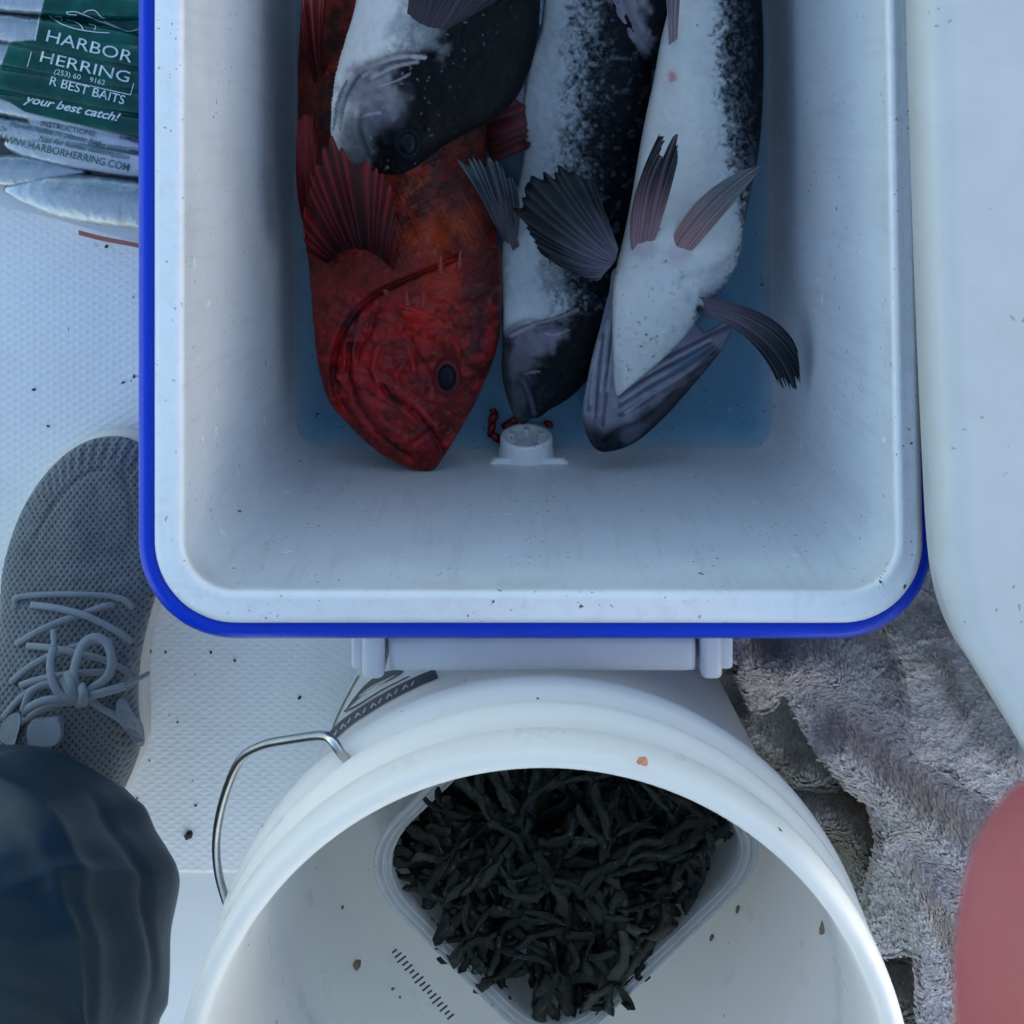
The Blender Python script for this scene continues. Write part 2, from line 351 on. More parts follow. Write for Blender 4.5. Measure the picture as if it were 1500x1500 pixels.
# ------------------------------------------------------------------ cooler
def rrect(xl, xr, yt, yb, r, z, skew=0.0, n=12):
    """rounded rectangle ring in picture coordinates at height z; skew widens the right side towards the bottom"""
    pts = []
    def fx(x, y): return x+(skew*(y-800)/800 if x > 700 else 0)
    for cx, cy, a0 in ((xr-r, yb-r, 90), (xl+r, yb-r, 180), (xl+r, yt+r, 270), (xr-r, yt+r, 0)):
        for k in range(n+1):
            a = math.radians(a0+90*k/n) if a0 != 90 else math.radians(0+90*k/n)
            a = math.radians({90: 0, 180: 90, 270: 180, 0: 270}[a0]+90*k/n)
            pts.append(U(fx(cx+r*math.cos(a), 0), cy+r*math.sin(a), z) if False else U(cx+r*math.cos(a)+(skew*(cy+r*math.sin(a)-800)/800 if cx+r*math.cos(a) > 700 else 0), cy+r*math.sin(a), z))
    # straight edges get extra points so that they stay even
    out = []; m = len(pts)
    for i in range(m):
        a, b = np.array(pts[i]), np.array(pts[(i+1) % m]); L = np.linalg.norm(a-b); k = max(1, int(L/.03))
        for j in range(k): out.append(a+(b-a)*j/k)
    return np.array(out)
def ringset(specs, skew=14):
    rs = [rrect(*s, skew=skew) for s in specs]
    m = max(len(r) for r in rs)
    # equal counts: resample each ring by corner-aware arc fraction
    res = []
    for r in rs:
        q = np.vstack([r, r[:1]]); s = np.r_[0, np.cumsum(np.linalg.norm(np.diff(q, axis=0), axis=1))]; t = np.linspace(0, s[-1], 481)[:-1]
        res.append(np.stack([np.interp(t, s, q[:, k]) for k in range(3)], -1))
    return res
ZR = .300
cool = thing('cooler', 'blue and white cooler box standing open and holding the catch', 'cooler', U(763, 250, 0))
YT = -930
def atz(spec, z, z2):
    """same world outline, written at another height"""
    xl, xr, yt, yb, r = spec; k = (H-z)/(H-z2)
    return (CX+(xl-CX)*k, CX+(xr-CX)*k, CY+(yt-CY)*k, CY+(yb-CY)*k, r*k)
S_bo = (203, 1366, YT-25, 935, 142)     # blue lip at z .292
def ins(s, d): return (s[0]+d, s[1]-d, s[2]+d, s[3]-d, max(5, s[4]-d))
blue = [(*atz(ins(S_bo, 60), .292, 0), .0005), (*atz(ins(S_bo, 40), .292, .01), .01), (*atz(ins(S_bo, 18), .292, .25), .25), (*atz(ins(S_bo, 4), .292, .262), .262), (*atz(S_bo, .292, .272), .272), (*S_bo, .2865), (*ins(S_bo, 3), .2905), (*ins(S_bo, 8), .292), (*ins(S_bo, 24), .292), (*ins(S_bo, 26), .288)]
blue = [(a[0], a[1], a[2], a[3], a[4], a[5]) for a in blue]
loft('shell', ringset(blue), M['blue'], cool, True, False)
S_wo = (228, 1350, YT, 911, 118)
S_in = (272, 1309, YT+48, 862, 72)
S_fl = (430, 1140, YT+480, 662, 44)
liner = [(*ins(S_wo, -2), .288), (*ins(S_wo, -1), .294), (*ins(S_wo, 0), .2975), (*ins(S_wo, 3), .2995), (*ins(S_wo, 8), ZR), (*ins(S_in, -22), ZR-.0002), (*ins(S_in, -16), ZR+.0008), (*ins(S_in, -8), ZR+.0008), (*ins(S_in, -3), ZR-.001), (*ins(S_in, 0), ZR-.005), (*ins(S_in, 3), ZR-.013)]
for k in range(1, 13):
    f = k/13; z = ZR-.013+(.062-(ZR-.013))*f
    # world-linear wall between rim and floor
    a = [(v-c)*(H-(ZR-.013)) for v, c in zip(ins(S_in, 3)[:4], (CX, CX, CY, CY))]; b = [(v-c)*(H-.045) for v, c in zip(S_fl[:4], (CX, CX, CY, CY))]
    wv = [(p*(1-f)+q*f)/(H-z)+c for p, q, c in zip(a, b, (CX, CX, CY, CY))]
    liner.append((*wv, 70*(1-f)+46*f, z))
for d, z in ((0, .052), (5, .046), (12, .042), (24, .040), (60, .0395)): liner.append((*ins(S_fl, d), z))
loft('liner', ringset(liner), M['liner'], cool, False, True)
# drain: raised plate and round plug at the end wall
def drain():
    pz = .056; ring = catmull([(712, 682), (730, 668), (770, 666), (812, 668), (838, 682)], 6)
    vs = []; rings = []
    pl = [(702, 694), (709, 684), (724, 670), (826, 670), (841, 684), (848, 694)]
    rings = [np.array([U(a, b, .040) for a, b in pl]), np.array([U(a, b, .074) for a, b in pl]), np.array([U(a, b, .0765) for a, b in [(706, 694), (713, 685), (727, 672.5), (823, 672.5), (837, 685), (844, 694)]])]
    p = loft('drain_plate', rings, M['plug'], cool, False, True, False)
    c = Vector(U(771, 656, .064)); ax = Vector((0, math.cos(math.radians(17)), math.sin(math.radians(17)))); e1 = Vector((1, 0, 0)); e2 = ax.cross(e1)
    def at(r, a, h): return c+e1*r*math.cos(a)+e2*r*math.sin(a)+ax*h
    prof = [(.0168, -.008), (.0168, -.002), (.0158, 0), (.0158, .0068), (.0153, .0082), (.0140, .0086), (.0128, .0084), (.0122, .0070), (.0122, .0035), (.004, .0035)]
    rings = [np.array([at(r, a, h) for a in np.linspace(0, 2*math.pi, 41)[:-1]]) for r, h in prof]
    q = loft('drain_plug', rings, M['plug'], cool, True, True)
    for k in range(6):
        a = k*math.pi/3+.5; pts = []
        for r_ in (.0085, .0127):
            for t in (-.14, .14):
                for h in (.0032, .0078): pts.append(at(r_, a+t, h))
        mk('plug_rib', pts, [(0, 1, 3, 2), (4, 6, 7, 5), (0, 4, 5, 1), (2, 3, 7, 6), (1, 5, 7, 3), (0, 2, 6, 4)], M['plug'], q, False)
drain()
# handle below the lip: grip bar between two brackets
def handle():
    z = .246
    x0, x1 = U(572, 950, z)[0], U(1017, 950, z)[0]; ya, yb = U(0, 984, z)[1], U(0, 925, z)[1]
    n = 20; prof = []
    for a in np.linspace(0, 2*math.pi, n+1)[:-1]:
        cx_, sz = math.cos(a), math.sin(a); e = .62
        prof.append(((ya+yb)/2+(yb-ya)/2*abs(cx_)**e*np.sign(cx_), z-.006+.010*abs(sz)**e*np.sign(sz)))
    rings = [np.array([(x, y, zz) for y, zz in prof]) for x in (x0, x0+.004, (x0+x1)/2, x1-.004, x1)]
    for i in (0, -1): rings[i][:, 1] = rings[i][:, 1]*.94+.06*(ya+yb)/2
    loft('handle', rings, M['handle'], cool, True, True)
    for a, b in ((526, 571), (1018, 1062)):
        xa, xb = U(a, 0, z)[0], U(b, 0, z)[0]
        h = rbox('handle_bracket', xa+.002, xb-.002, ya-.0012, yb+.004, z-.022, z+.0075, .003, M['handle'], cool)
        e = xa if a < 700 else xb
        rbox('bracket_cap', e-.0035, e+.0035, ya+.002, yb+.003, z-.018, z+.003, .002, M['handle'], h)
handle()
def floor_shade():  # tinted sheet added to darken the cooler floor, in place of its shade
    m = bpy.data.materials.new('floor_shade'); m.use_nodes = True; t = m.node_tree; N, L = t.nodes, t.links; N.remove(N['Principled BSDF'])
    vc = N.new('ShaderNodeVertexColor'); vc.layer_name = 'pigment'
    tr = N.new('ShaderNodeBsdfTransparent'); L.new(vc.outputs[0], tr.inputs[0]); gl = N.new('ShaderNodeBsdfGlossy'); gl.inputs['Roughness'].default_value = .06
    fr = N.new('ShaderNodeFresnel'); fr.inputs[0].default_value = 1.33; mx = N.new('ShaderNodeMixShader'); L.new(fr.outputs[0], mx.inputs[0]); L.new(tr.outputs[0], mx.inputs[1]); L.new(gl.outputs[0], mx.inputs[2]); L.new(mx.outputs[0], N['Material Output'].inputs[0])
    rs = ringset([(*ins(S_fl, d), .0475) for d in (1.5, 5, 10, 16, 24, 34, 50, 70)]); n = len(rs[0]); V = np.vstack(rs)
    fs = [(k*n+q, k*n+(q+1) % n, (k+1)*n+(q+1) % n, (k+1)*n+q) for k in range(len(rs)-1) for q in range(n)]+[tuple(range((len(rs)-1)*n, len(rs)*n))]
    dep = np.repeat([0, .12, .3, .5, .7, .85, .95, 1.0], n); dep = np.clip(dep*(.75+.5*fbm(V[:, 0]*3000, V[:, 1]*3000, 120, 3)), 0, 1.15)  # shade tint deepens away from the walls
    props(mk('floor_shade', V, fs, m, None, True, np.exp(-dep[:, None]*np.array((.92, .46, .27)))), kind='structure')
floor_shade()

# ------------------------------------------------------------------ fish
DK = np.array((.0035, .0055, .0085)); WH = np.array((.62, .64, .64)); PU = np.array((.27, .25, .33)); GY = np.array((.16, .19, .23))
def flat(x, c): return np.tile(np.array(c, float), (len(x), 1))
def stroke(c, x, y, pts, wd, col, a=1.0, soft=.6):
    d, _, _ = dseg(x, y, catmull(pts, 6) if len(pts) > 2 else pts); return mixc(c, a*sm(wd, wd*(1-soft), d), col)
def blob(c, x, y, cx, cy, rx, ry, col, a=1.0, nz=.35, s=0, rot=0):
    ca, sa = math.cos(rot), math.sin(rot); u = ((x-cx)*ca+(y-cy)*sa)/rx; v = (-(x-cx)*sa+(y-cy)*ca)/ry
    d = np.hypot(u, v)+nz*(fbm(x, y, max(6, min(rx, ry)*.6), s)-.5)*2
    return mixc(c, a*sm(1.22, .42, d), col)
def crease(x, y, pts, wd, dep, soft=2):
    d, _, _ = dseg(x, y, catmull(pts, 6) if len(pts) > 2 else pts); return -dep*np.exp(-(d/wd)**2)
def step_(x, y, pts, wd, hgt, reach):
    """a plate edge: raised on the left-hand side of the polyline, fading over 'reach' px"""
    d, t, s = dseg(x, y, catmull(pts, 6)); e = sm(0, .12, t)*sm(1, .88, t)
    return hgt*e*np.where(s > 0, 1, 0)*sm(0, wd, d)*sm(reach, reach*.2, d)
def fin(name, base, tip, n, zb, zt, parent, cb, ct, arch=0., bend=(0, 0), ser=.10, ridge=.0007, ray=None, mat=None, ragged=.05, K=16, th=.0006, seed=1, per=8, mem=.55, mid=None, sit=None):
    rg = np.random.default_rng(seed)
    Mx = n*per+1; b = resample(base, Mx); t = resample(tip, Mx); cm = 2*resample(mid, Mx)-.5*(b+t) if mid is not None else None; T = np.linspace(0, 1, Mx)
    zb_ = np.interp(T, np.linspace(0, 1, len(np.atleast_1d(zb))), np.atleast_1d(zb)); zt_ = np.interp(T, np.linspace(0, 1, len(np.atleast_1d(zt))), np.atleast_1d(zt))
    if sit is not None: zb_ = np.array([sit['z'][np.argmin((sit['x']-q[0])**2+(sit['y']-q[1])**2)] for q in b])-.0022
    Tw = T+.28/n*np.sin(2*math.pi*T*n*.31+seed)+.2/n*np.sin(2*math.pi*T*n*.17+2*seed); ph = 2*math.pi*n*Tw; rayw = (.5+.5*np.cos(ph))**1.6
    rag = np.interp(T*n, np.arange(n+1), rg.uniform(-1, 1, n+1))
    tl = 1-ser*.8*(1-rayw**.5)+ragged*(rag-.5)*1.3-.05*(vnoise(T*n*2.3, T*0+seed, seed+9)-.3)
    V, C = [], []
    cb, ct = np.array(cb), np.array(ct)
    for k in range(K+1):
        u = k/K*tl; f = k/K
        px = b*(1-u)[:, None]+t*u[:, None]+np.array(bend)*(4*u*(1-u))[:, None]
        if cm is not None: uu = np.asarray(u)[:, None]; px = b*(1-uu)**2+2*cm*uu*(1-uu)+t*uu**2
        wob = ridge*4*(vnoise(T*n*.37+seed, u*3, seed)-.5)*f*2
        z = zb_*(1-u)+zt_*u+arch*np.sin(math.pi*u)+ridge*.55*(rayw-.4)*min(1, f*2.5)*(1-.35*f)+wob
        V.append(Un(px[:, 0], px[:, 1], z))
        c = cb[None]*(1-sm(0, .75, np.full(Mx, f)))[:, None]+ct[None]*sm(0, .75, np.full(Mx, f))[:, None]
        c = c*(mem+(1-mem)*rayw+.25*(vnoise(T*n*1.7, np.full(Mx, f*9.), seed+3)-.5))[:, None]
        if ray is not None: c = c+(np.array(ray)-c)*(rayw**6*.55)[:, None]
        C.append(np.clip(c, .003, 1))
    V = np.array(V); Fc = []
    for k in range(K):
        for i in range(Mx-1): Fc.append((k*Mx+i, k*Mx+i+1, (k+1)*Mx+i+1, (k+1)*Mx+i))
    top = V.reshape(-1, 3); nn = len(top); bot = top-np.array((0, 0, th)); 
    f2 = [tuple(nn+i for i in reversed(q)) for q in Fc]
    rim = [k*Mx for k in range(K+1)]+[K*Mx+i for i in range(1, Mx)]+[k*Mx+Mx-1 for k in range(K-1, -1, -1)]+[i for i in range(Mx-2, 0, -1)]
    f3 = [(rim[i], rim[(i+1) % len(rim)], nn+rim[(i+1) % len(rim)], nn+rim[i]) for i in range(len(rim))]
    C = np.array(C).reshape(-1, 3)
    return mk(name, np.vstack([top, bot]), Fc+f2+f3, mat or M['fin'], parent, True, np.vstack([C, C]))
def eye(parent, x, y, z, rx, ry, iris, tilt=0., h=.35):
    n, m = 24, 8; s = (H-z)/F; rings = []
    for i in range(m+1):
        a = math.pi/2*i/m*.98; rings.append(np.array([Vector(U(x, y, z))+Vector((math.cos(t)*rx*s*math.cos(a), -math.sin(t)*ry*s*math.cos(a), h*rx*s*2*math.sin(a))) for t in np.linspace(0, 2*math.pi, n+1)[:-1]]))
    e = loft('eye', rings, M['eye'], parent, True, True)
    ro = []
    for k, (f, dz) in enumerate(((1.5, -.7), (1.36, -.1), (1.2, .16), (1.05, .26), (.96, .2))):
        ro.append(np.array([Vector(U(x, y, z))+Vector((math.cos(t)*rx*s*f, -math.sin(t)*ry*s*f, dz*h*rx*s*2)) for t in np.linspace(0, 2*math.pi, n+1)[:-1]]))
    loft('iris', ro, iris, e)
    return e

# --- red rockfish, at the bottom left of the pile
red = thing('fish', 'bright red rockfish with its head at the bottom left of the cooler', 'fish', U(600, 400, .05))
RO = [(438, 60), (436, 160), (440, 260), (447, 340), (455, 410), (462, 470), (472, 545), (490, 594), (520, 632), (560, 666), (606, 687), (634, 688), (648, 672), (668, 640), (692, 598), (714, 550), (729, 505), (736, 450), (736, 400), (730, 350), (718, 300), (712, 240), (716, 150), (712, 20), (690, -120), (640, -280), (590, -380), (545, -380), (500, -270), (455, -100)]
def red_disp(x, y, h):
    g = 0*x
    g += step_(x, y, [(684, 368), (640, 385), (600, 402), (560, 420), (525, 450), (502, 490), (492, 530), (496, 570), (515, 615)], 4, .010, 120)
    g += crease(x, y, [(676, 372), (640, 387), (600, 404), (560, 424), (527, 452), (503, 492), (492, 530)], 3.5, .003)
    g += crease(x, y, [(516, 500), (514, 540), (528, 585), (552, 622), (585, 655), (605, 668)], 3.5, .0028)      # jaw edge
    g += crease(x, y, [(564, 556), (575, 575), (600, 590), (622, 612), (640, 640), (646, 655)], 4, .003)         # mouth
    g -= crease(x, y, [(560, 550), (590, 565), (620, 590), (640, 615)], 6, .0022)
    g -= crease(x, y, [(524, 540), (545, 590), (580, 628), (600, 640)], 9, .002)
    g += crease(x, y, [(556, 450), (545, 480), (528, 510)], 5, .0022)
    g += crease(x, y, [(600, 470), (610, 510), (632, 540), (636, 580), (640, 610)], 6, .0018)                     # groove below the eye
    g -= crease(x, y, [(600, 445), (640, 470), (668, 510), (690, 540)], 10, .002)
    g -= .004*np.exp(-(((x-656)/30)**2+((y-552)/36)**2)) - .006*np.exp(-(((x-668)/44)**2+((y-556)/50)**2))
    for p, wd, hg in (([(560, 455), (590, 470), (604, 500), (612, 540)], 5, .0016), ([(590, 440), (620, 452), (652, 470), (676, 505)], 4, .0018), ([(520, 470), (512, 500), (510, 530)], 4, .002), ([(536, 455), (526, 480), (522, 520)], 3, .0016), ([(560, 500), (552, 530), (560, 556)], 5, .0018), ([(600, 520), (585, 545), (600, 566)], 4, .0016), ([(624, 620), (600, 640), (575, 640)], 4, .0014), ([(660, 600), (668, 630), (655, 655)], 4, .0016), ([(640, 430), (668, 440), (690, 470)], 5, .0016), ([(550, 590), (570, 606), (592, 622)], 5, .0016)):
        g -= crease(x, y, p, wd, hg)
        g += crease(x, y, [(a+6, b+5) for a, b in p], wd*.8, hg*.8)
    hd = sm(390, 440, y); g += hd*(.0026*(fbm(x, y, 13, 63)-.5)+.0014*(fbm(x, y, 5.5, 64, 2)-.5))
    g += .0016*(fbm(x, y, 10, 3)-.5)+.0030*(fbm(x, y, 40, 5)-.5)
    g += .0007*np.clip(np.sin(x*.62+y*.2)*np.sin(y*.62-x*.2), 0, 1)*sm(430, 380, y)                                # scales
    return g
def red_paint(x, y, h):
    c = flat(x, (.16, .010, .008))
    n1, n2, n3 = fbm(x, y, 70, 11), fbm(x, y, 16, 21), fbm(x, y, 7, 31, 3)
    body = sm(430, 330, y+.35*(x-600))
    c = mixc(c, body*sm(.4, .62, n1)*.8, (.30, .045, .010)); c = mixc(c, body*sm(.5, .66, n2)*.75, (.035, .012, .010))
    c = mixc(c, body*sm(.58, .7, n3)*.5, (.012, .006, .006))
    c = blob(c, x, y, 640, 410, 34, 55, (.36, .025, .006), .85, .5, 2); c = blob(c, x, y, 625, 475, 26, 40, (.42, .018, .006), .8, .5, 3, -.6)
    c = blob(c, x, y, 645, 330, 50, 26, (.34, .06, .012), .7, .7, 4); c = blob(c, x, y, 480, 430, 30, 70, (.22, .035, .014), .7, .5, 5)
    c = blob(c, x, y, 560, 560, 56, 90, (.24, .014, .022), .85, .4, 6, -.5); c = blob(c, x, y, 520, 470, 26, 46, (.13, .03, .04), .7, .5, 7, .5)
    c = blob(c, x, y, 650, 640, 40, 50, (.06, .008, .008), .75, .4, 8)
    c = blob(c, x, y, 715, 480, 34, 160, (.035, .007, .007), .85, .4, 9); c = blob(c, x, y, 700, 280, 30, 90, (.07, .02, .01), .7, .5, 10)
    for p, wd, col, a in (([(676, 371), (640, 386), (600, 403), (560, 423), (527, 452), (503, 492), (493, 530), (498, 570)], 4, (.02, .006, .006), .6),
                          ([(516, 505), (515, 545), (530, 588), (555, 625), (590, 655)], 4, (.03, .008, .010), .8),
                          ([(566, 558), (578, 577), (602, 592), (624, 614), (640, 640)], 5, (.02, .006, .007), .9),
                          ([(500, 560), (515, 600), (545, 640)], 5, (.03, .01, .01), .7),
                          ([(507, 500), (505, 540), (518, 585), (545, 625)], 5, (.34, .05, .06), .6), ([(575, 560), (600, 575), (625, 600)], 5, (.32, .03, .05), .6),
                          ([(530, 445), (515, 470), (505, 500)], 5, (.12, .07, .09), .7), ([(600, 545), (615, 532), (630, 545), (636, 580)], 4, (.30, .05, .06), .6),
                          ([(566, 622), (580, 630), (592, 640)], 5, (.03, .01, .012), .8), ([(575, 650), (600, 668), (628, 672)], 6, (.04, .012, .012), .7)):
        d, _, _ = dseg(x, y, catmull(p, 6)); c = mixc(c, a*sm(wd, wd*.3, d+2.5*(n3-.5)), col)
    head = sm(380, 430, y)
    c = mixc(c, head*sm(.52, .74, n3)*.5, (.05, .008, .012)); c = mixc(c, head*sm(.56, .8, fbm(x, y, 12, 77))*.4, (.36, .06, .06))
    c = mixc(c, sm(.80, .85, fbm(x, y, 5, 91, 2))*.4, (.3, .16, .14))
    c = blob(c, x, y, 655, 395, 26, 30, (.42, .035, .008), .7, .6, 41); c = blob(c, x, y, 612, 470, 18, 30, (.46, .016, .008), .7, .6, 42, -.6); c = blob(c, x, y, 640, 350, 30, 18, (.40, .07, .012), .6, .9, 43); c = blob(c, x, y, 690, 320, 16, 40, (.30, .04, .01), .6, .7, 44)
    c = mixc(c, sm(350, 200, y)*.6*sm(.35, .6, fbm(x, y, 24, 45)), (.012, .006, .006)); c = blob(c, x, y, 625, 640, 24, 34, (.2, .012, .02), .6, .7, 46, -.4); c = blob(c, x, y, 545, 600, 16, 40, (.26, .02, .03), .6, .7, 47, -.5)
    c = mixc(c, sm(.5, .7, mottle(x, y, 48, 8))*.45*sm(470, 420, y), (.05, .012, .008))
    for p, wd, col, a in (([(560, 455), (590, 470), (604, 500), (612, 540)], 4, (.5, .03, .03), .6), ([(590, 440), (620, 452), (652, 470), (676, 505)], 4, (.5, .04, .02), .7), ([(536, 455), (526, 480), (522, 520)], 3, (.10, .05, .06), .6), ([(560, 500), (552, 530), (560, 556)], 4, (.45, .03, .04), .6), ([(575, 560), (600, 574), (626, 598), (642, 622)], 4, (.42, .04, .05), .6), ([(640, 430), (668, 440), (690, 470)], 4, (.4, .03, .015), .5)):
        c = stroke(c, x, y, p, wd, col, a, .8)
    c = mixc(c, sm(400, 450, y)*sm(.48, .66, fbm(x, y, 20, 83))*.55, (.42, .018, .022)); c = mixc(c, sm(400, 450, y)*sm(.58, .72, fbm(x, y, 11, 84))*.6, (.05, .008, .010))
    c = c*np.array((1.0, .66, .66))
    return np.clip(c, .003, 1)
ZRED = lambda x, y: .092+.018*sm(500, 200, y)
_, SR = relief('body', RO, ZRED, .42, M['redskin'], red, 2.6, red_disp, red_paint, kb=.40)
fin('pectoral_fin', [(482, 388), (505, 372), (540, 372), (577, 398)], [(448, 372), (441, 345), (443, 312), (447, 280), (452, 252), (463, 226), (479, 196), (512, 214), (548, 236), (573, 270), (580, 320), (580, 372)], 17, [.142, .150, .150, .145], [.148, .17, .19, .22, .22, .19, .165], red, (.020, .004, .005), (.13, .007, .011), .006, (-2, 0), .10, .0016, (.20, .014, .02), seed=3, mem=.22, sit=SR)
fin('pelvic_fin', [(444, 330), (462, 330)], [(433, 215), (436, 170), (447, 152), (461, 166), (468, 200)], 6, .125, .150, red, (.12, .008, .01), (.17, .010, .014), .01, (-4, 0), .03, .0008, seed=4)
fin('pelvic_fin', [(462, 128), (474, 120)], [(442, 20), (444, -60), (476, -80), (482, -10)], 6, .12, .155, red, (.10, .01, .01), (.2, .012, .014), .012, (-5, 0), .12, .0012, (.34, .15, .16), seed=5)
fin('dorsal_fin', [(690, 120), (700, 180), (722, 240)], [(752, 105), (772, 150), (780, 215)], 8, .10, .105, red, (.10, .015, .018), (.14, .03, .035), .004, (0, 0), .14, .0013, (.09, .02, .03), seed=6)
fin('tail_fin', [(545, -375), (592, -375)], [(470, -500), (560, -480), (660, -500)], 14, .1, .1, red, (.1, .01, .01), (.15, .012, .014), seed=7)
eye(red, 655, 553, .1335, 14, 20, M['iris'])
for i, (a, b, zz) in enumerate((((672, 392), (675, 366), .137), ((645, 400), (646, 374), .14), ((597, 446), (596, 428), .145), ((566, 428), (562, 424), .144), ((619, 448), (621, 430), .143))):
    p0, p1 = U(*a, zz-.004), U(*b, zz+.006)
    tube('head_spine', [p0, tuple((np.array(p0)+np.array(p1))/2+np.array((0, 0, .001))), p1], lambda t: .0016*(1-t)+.0002, pmat('spine %d' % i, (.3, .05, .04), .4), red, 7, .003)

# --- the dark fish: shared pigment
def backline(x, y, pts):
    """signed px to the right of a line running down the flank"""
    P = np.array(pts, float); o = np.argsort(P[:, 1]); return x-np.interp(y, P[o, 1], P[o, 0])
# fish over the red one, top left
f1 = thing('fish', 'dark rockfish with a white breast lying over the red rockfish', 'fish', U(640, 100, .12))
O1 = [(530, -60), (520, 10), (505, 62), (493, 110), (486, 160), (485, 200), (494, 224), (520, 243), (556, 254), (585, 255), (612, 243), (650, 214), (690, 192), (728, 172), (760, 138), (780, 90), (790, 30), (790, -60), (770, -220), (720, -360), (670, -400), (620, -360), (560, -210)]
def d1(x, y, h):
    g = step_(x, y, [(672, 90), (640, 86), (600, 84), (560, 92), (525, 110), (503, 140), (492, 180)], 5, .006, 80)
    g += crease(x, y, [(600, 86), (560, 94), (527, 112), (505, 142), (493, 182)], 4, .003)
    g += crease(x, y, [(618, 92), (575, 104), (540, 120)], 3, .002)+crease(x, y, [(533, 172), (530, 190), (538, 215), (548, 240)], 4, .003)
    g -= crease(x, y, [(540, 170), (534, 182), (540, 205), (548, 230)], 5, .0022)
    g += .0016*(fbm(x, y, 14, 4)-.5)+.0008*(fbm(x, y, 5, 6)-.5)
    g += .004*np.exp(-(((x-598)/26)**2+((y-208)/28)**2))
    return g
def p1(x, y, h):
    b = backline(x, y, [(600, -400), (598, -20), (606, 20), (590, 50), (575, 75), (548, 90), (530, 110), (515, 150), (505, 200), (500, 260)])
    n = mottle(x, y, 3, 26); q = sm(-18, 60, b+90*(n-.5))
    c = flat(x, WH); c = mixc(c, q, DK*.7); c = blob(c, x, y, 620, 55, 50, 34, (.22, .25, .28), .7, .8, 5); c = mixc(c, sm(.5, .65, mottle(x, y, 31, 8))*sm(60, -10, np.abs(b-30))*.5, (.03, .04, .05))
    head = sm(84, 100, y+.0*x); c = blob(c, x, y, 555, 140, 44, 50, PU*.62, .75, .6, 6, -.5); c = blob(c, x, y, 580, 150, 22, 26, (.28, .30, .33), .55, .9, 8)
    c = blob(c, x, y, 640, 170, 70, 60, DK*.6, .85, .4, 9); c = blob(c, x, y, 520, 200, 30, 50, GY*.5, .8, .5, 14)
    for p, wd, col, a in (([(625, 87), (590, 86), (560, 95), (535, 112)], 4, (.5, .5, .56), .8), ([(615, 93), (580, 101), (548, 116)], 3.5, (.45, .45, .5), .7), ([(600, 90), (565, 99), (540, 113)], 2, (.15, .15, .2), .7),
                          ([(520, 110), (503, 140), (494, 175), (490, 200)], 4, (.5, .53, .58), .8), ([(528, 112), (510, 145), (500, 190)], 3, (.09, .11, .15), .7), ([(512, 120), (497, 150), (489, 190)], 2, (.03, .05, .1), .8),
                          ([(533, 172), (545, 168), (560, 166)], 2.5, (.35, .38, .42), .7), ([(536, 176), (536, 195), (545, 225)], 6, (.10, .13, .17), .8), ([(604, 110), (585, 120), (560, 128)], 2, (.4, .37, .42), .6)):
        c = stroke(c, x, y, p, wd, col, a)
    c = mixc(c, sm(.80, .86, fbm(x, y, 5, 191, 2))*.4*sm(0, 40, b)*sm(180, 80, b), (.35, .37, .36))
    return np.clip(c, .004, 1)
_, S1 = relief('body', O1, lambda x, y: .165+.012*sm(150, 0, y), .36, M['fish'], f1, 2.6, d1, p1)
fin('pectoral_fin', [(595, 26), (618, 42), (645, 48), (672, 34)], [(592, -90), (660, -120), (740, -110), (800, -50)], 20, [.192, .206, .21, .205], [.21, .235, .23, .215], f1, (.07, .06, .085), (.010, .014, .02), .008, (6, 0), .06, .0011, (.05, .05, .065), seed=11, sit=S1)
fin('tail_fin', [(640, -395), (700, -395)], [(600, -520), (680, -500), (760, -520)], 14, .17, .17, f1, DK, DK, seed=12)
eye(f1, 598, 210, .195, 14, 17, M['irisdark'])

# dark fish in the middle, speckled flank, head at the drain
f2 = thing('fish', 'speckled dark rockfish in the middle with its head by the drain plug', 'fish', U(820, 300, .06))
O2 = [(800, -60), (797, 10), (792, 48), (780, 80), (771, 118), (766, 155), (768, 190), (766, 228), (759, 270), (744, 310), (734, 360), (731, 410), (735, 455), (736, 500), (735, 545), (742, 580), (753, 610), (766, 622), (780, 613), (791, 611), (806, 600), (838, 580), (866, 548), (888, 490), (906, 420), (930, 320), (950, 180), (956, 60), (950, -60), (930, -240), (900, -360), (870, -420), (845, -360), (815, -200)]
def d2(x, y, h):
    g = step_(x, y, [(850, 448), (815, 462), (780, 472), (750, 486), (738, 510)], 5, .007, 70)
    g += crease(x, y, [(850, 446), (800, 470), (775, 466), (742, 480)], 4, .003)
    g += crease(x, y, [(764, 548), (774, 575), (784, 610)], 4, .004)+crease(x, y, [(764, 548), (778, 542), (796, 540)], 3, .002)
    g -= crease(x, y, [(752, 500), (748, 540), (756, 590)], 8, .0025)-crease(x, y, [(786, 482), (815, 475), (838, 486)], 3, .002)
    g += .0012*(fbm(x, y, 12, 4)-.5)+.0008*(fbm(x, y, 5, 6)-.5)
    return g
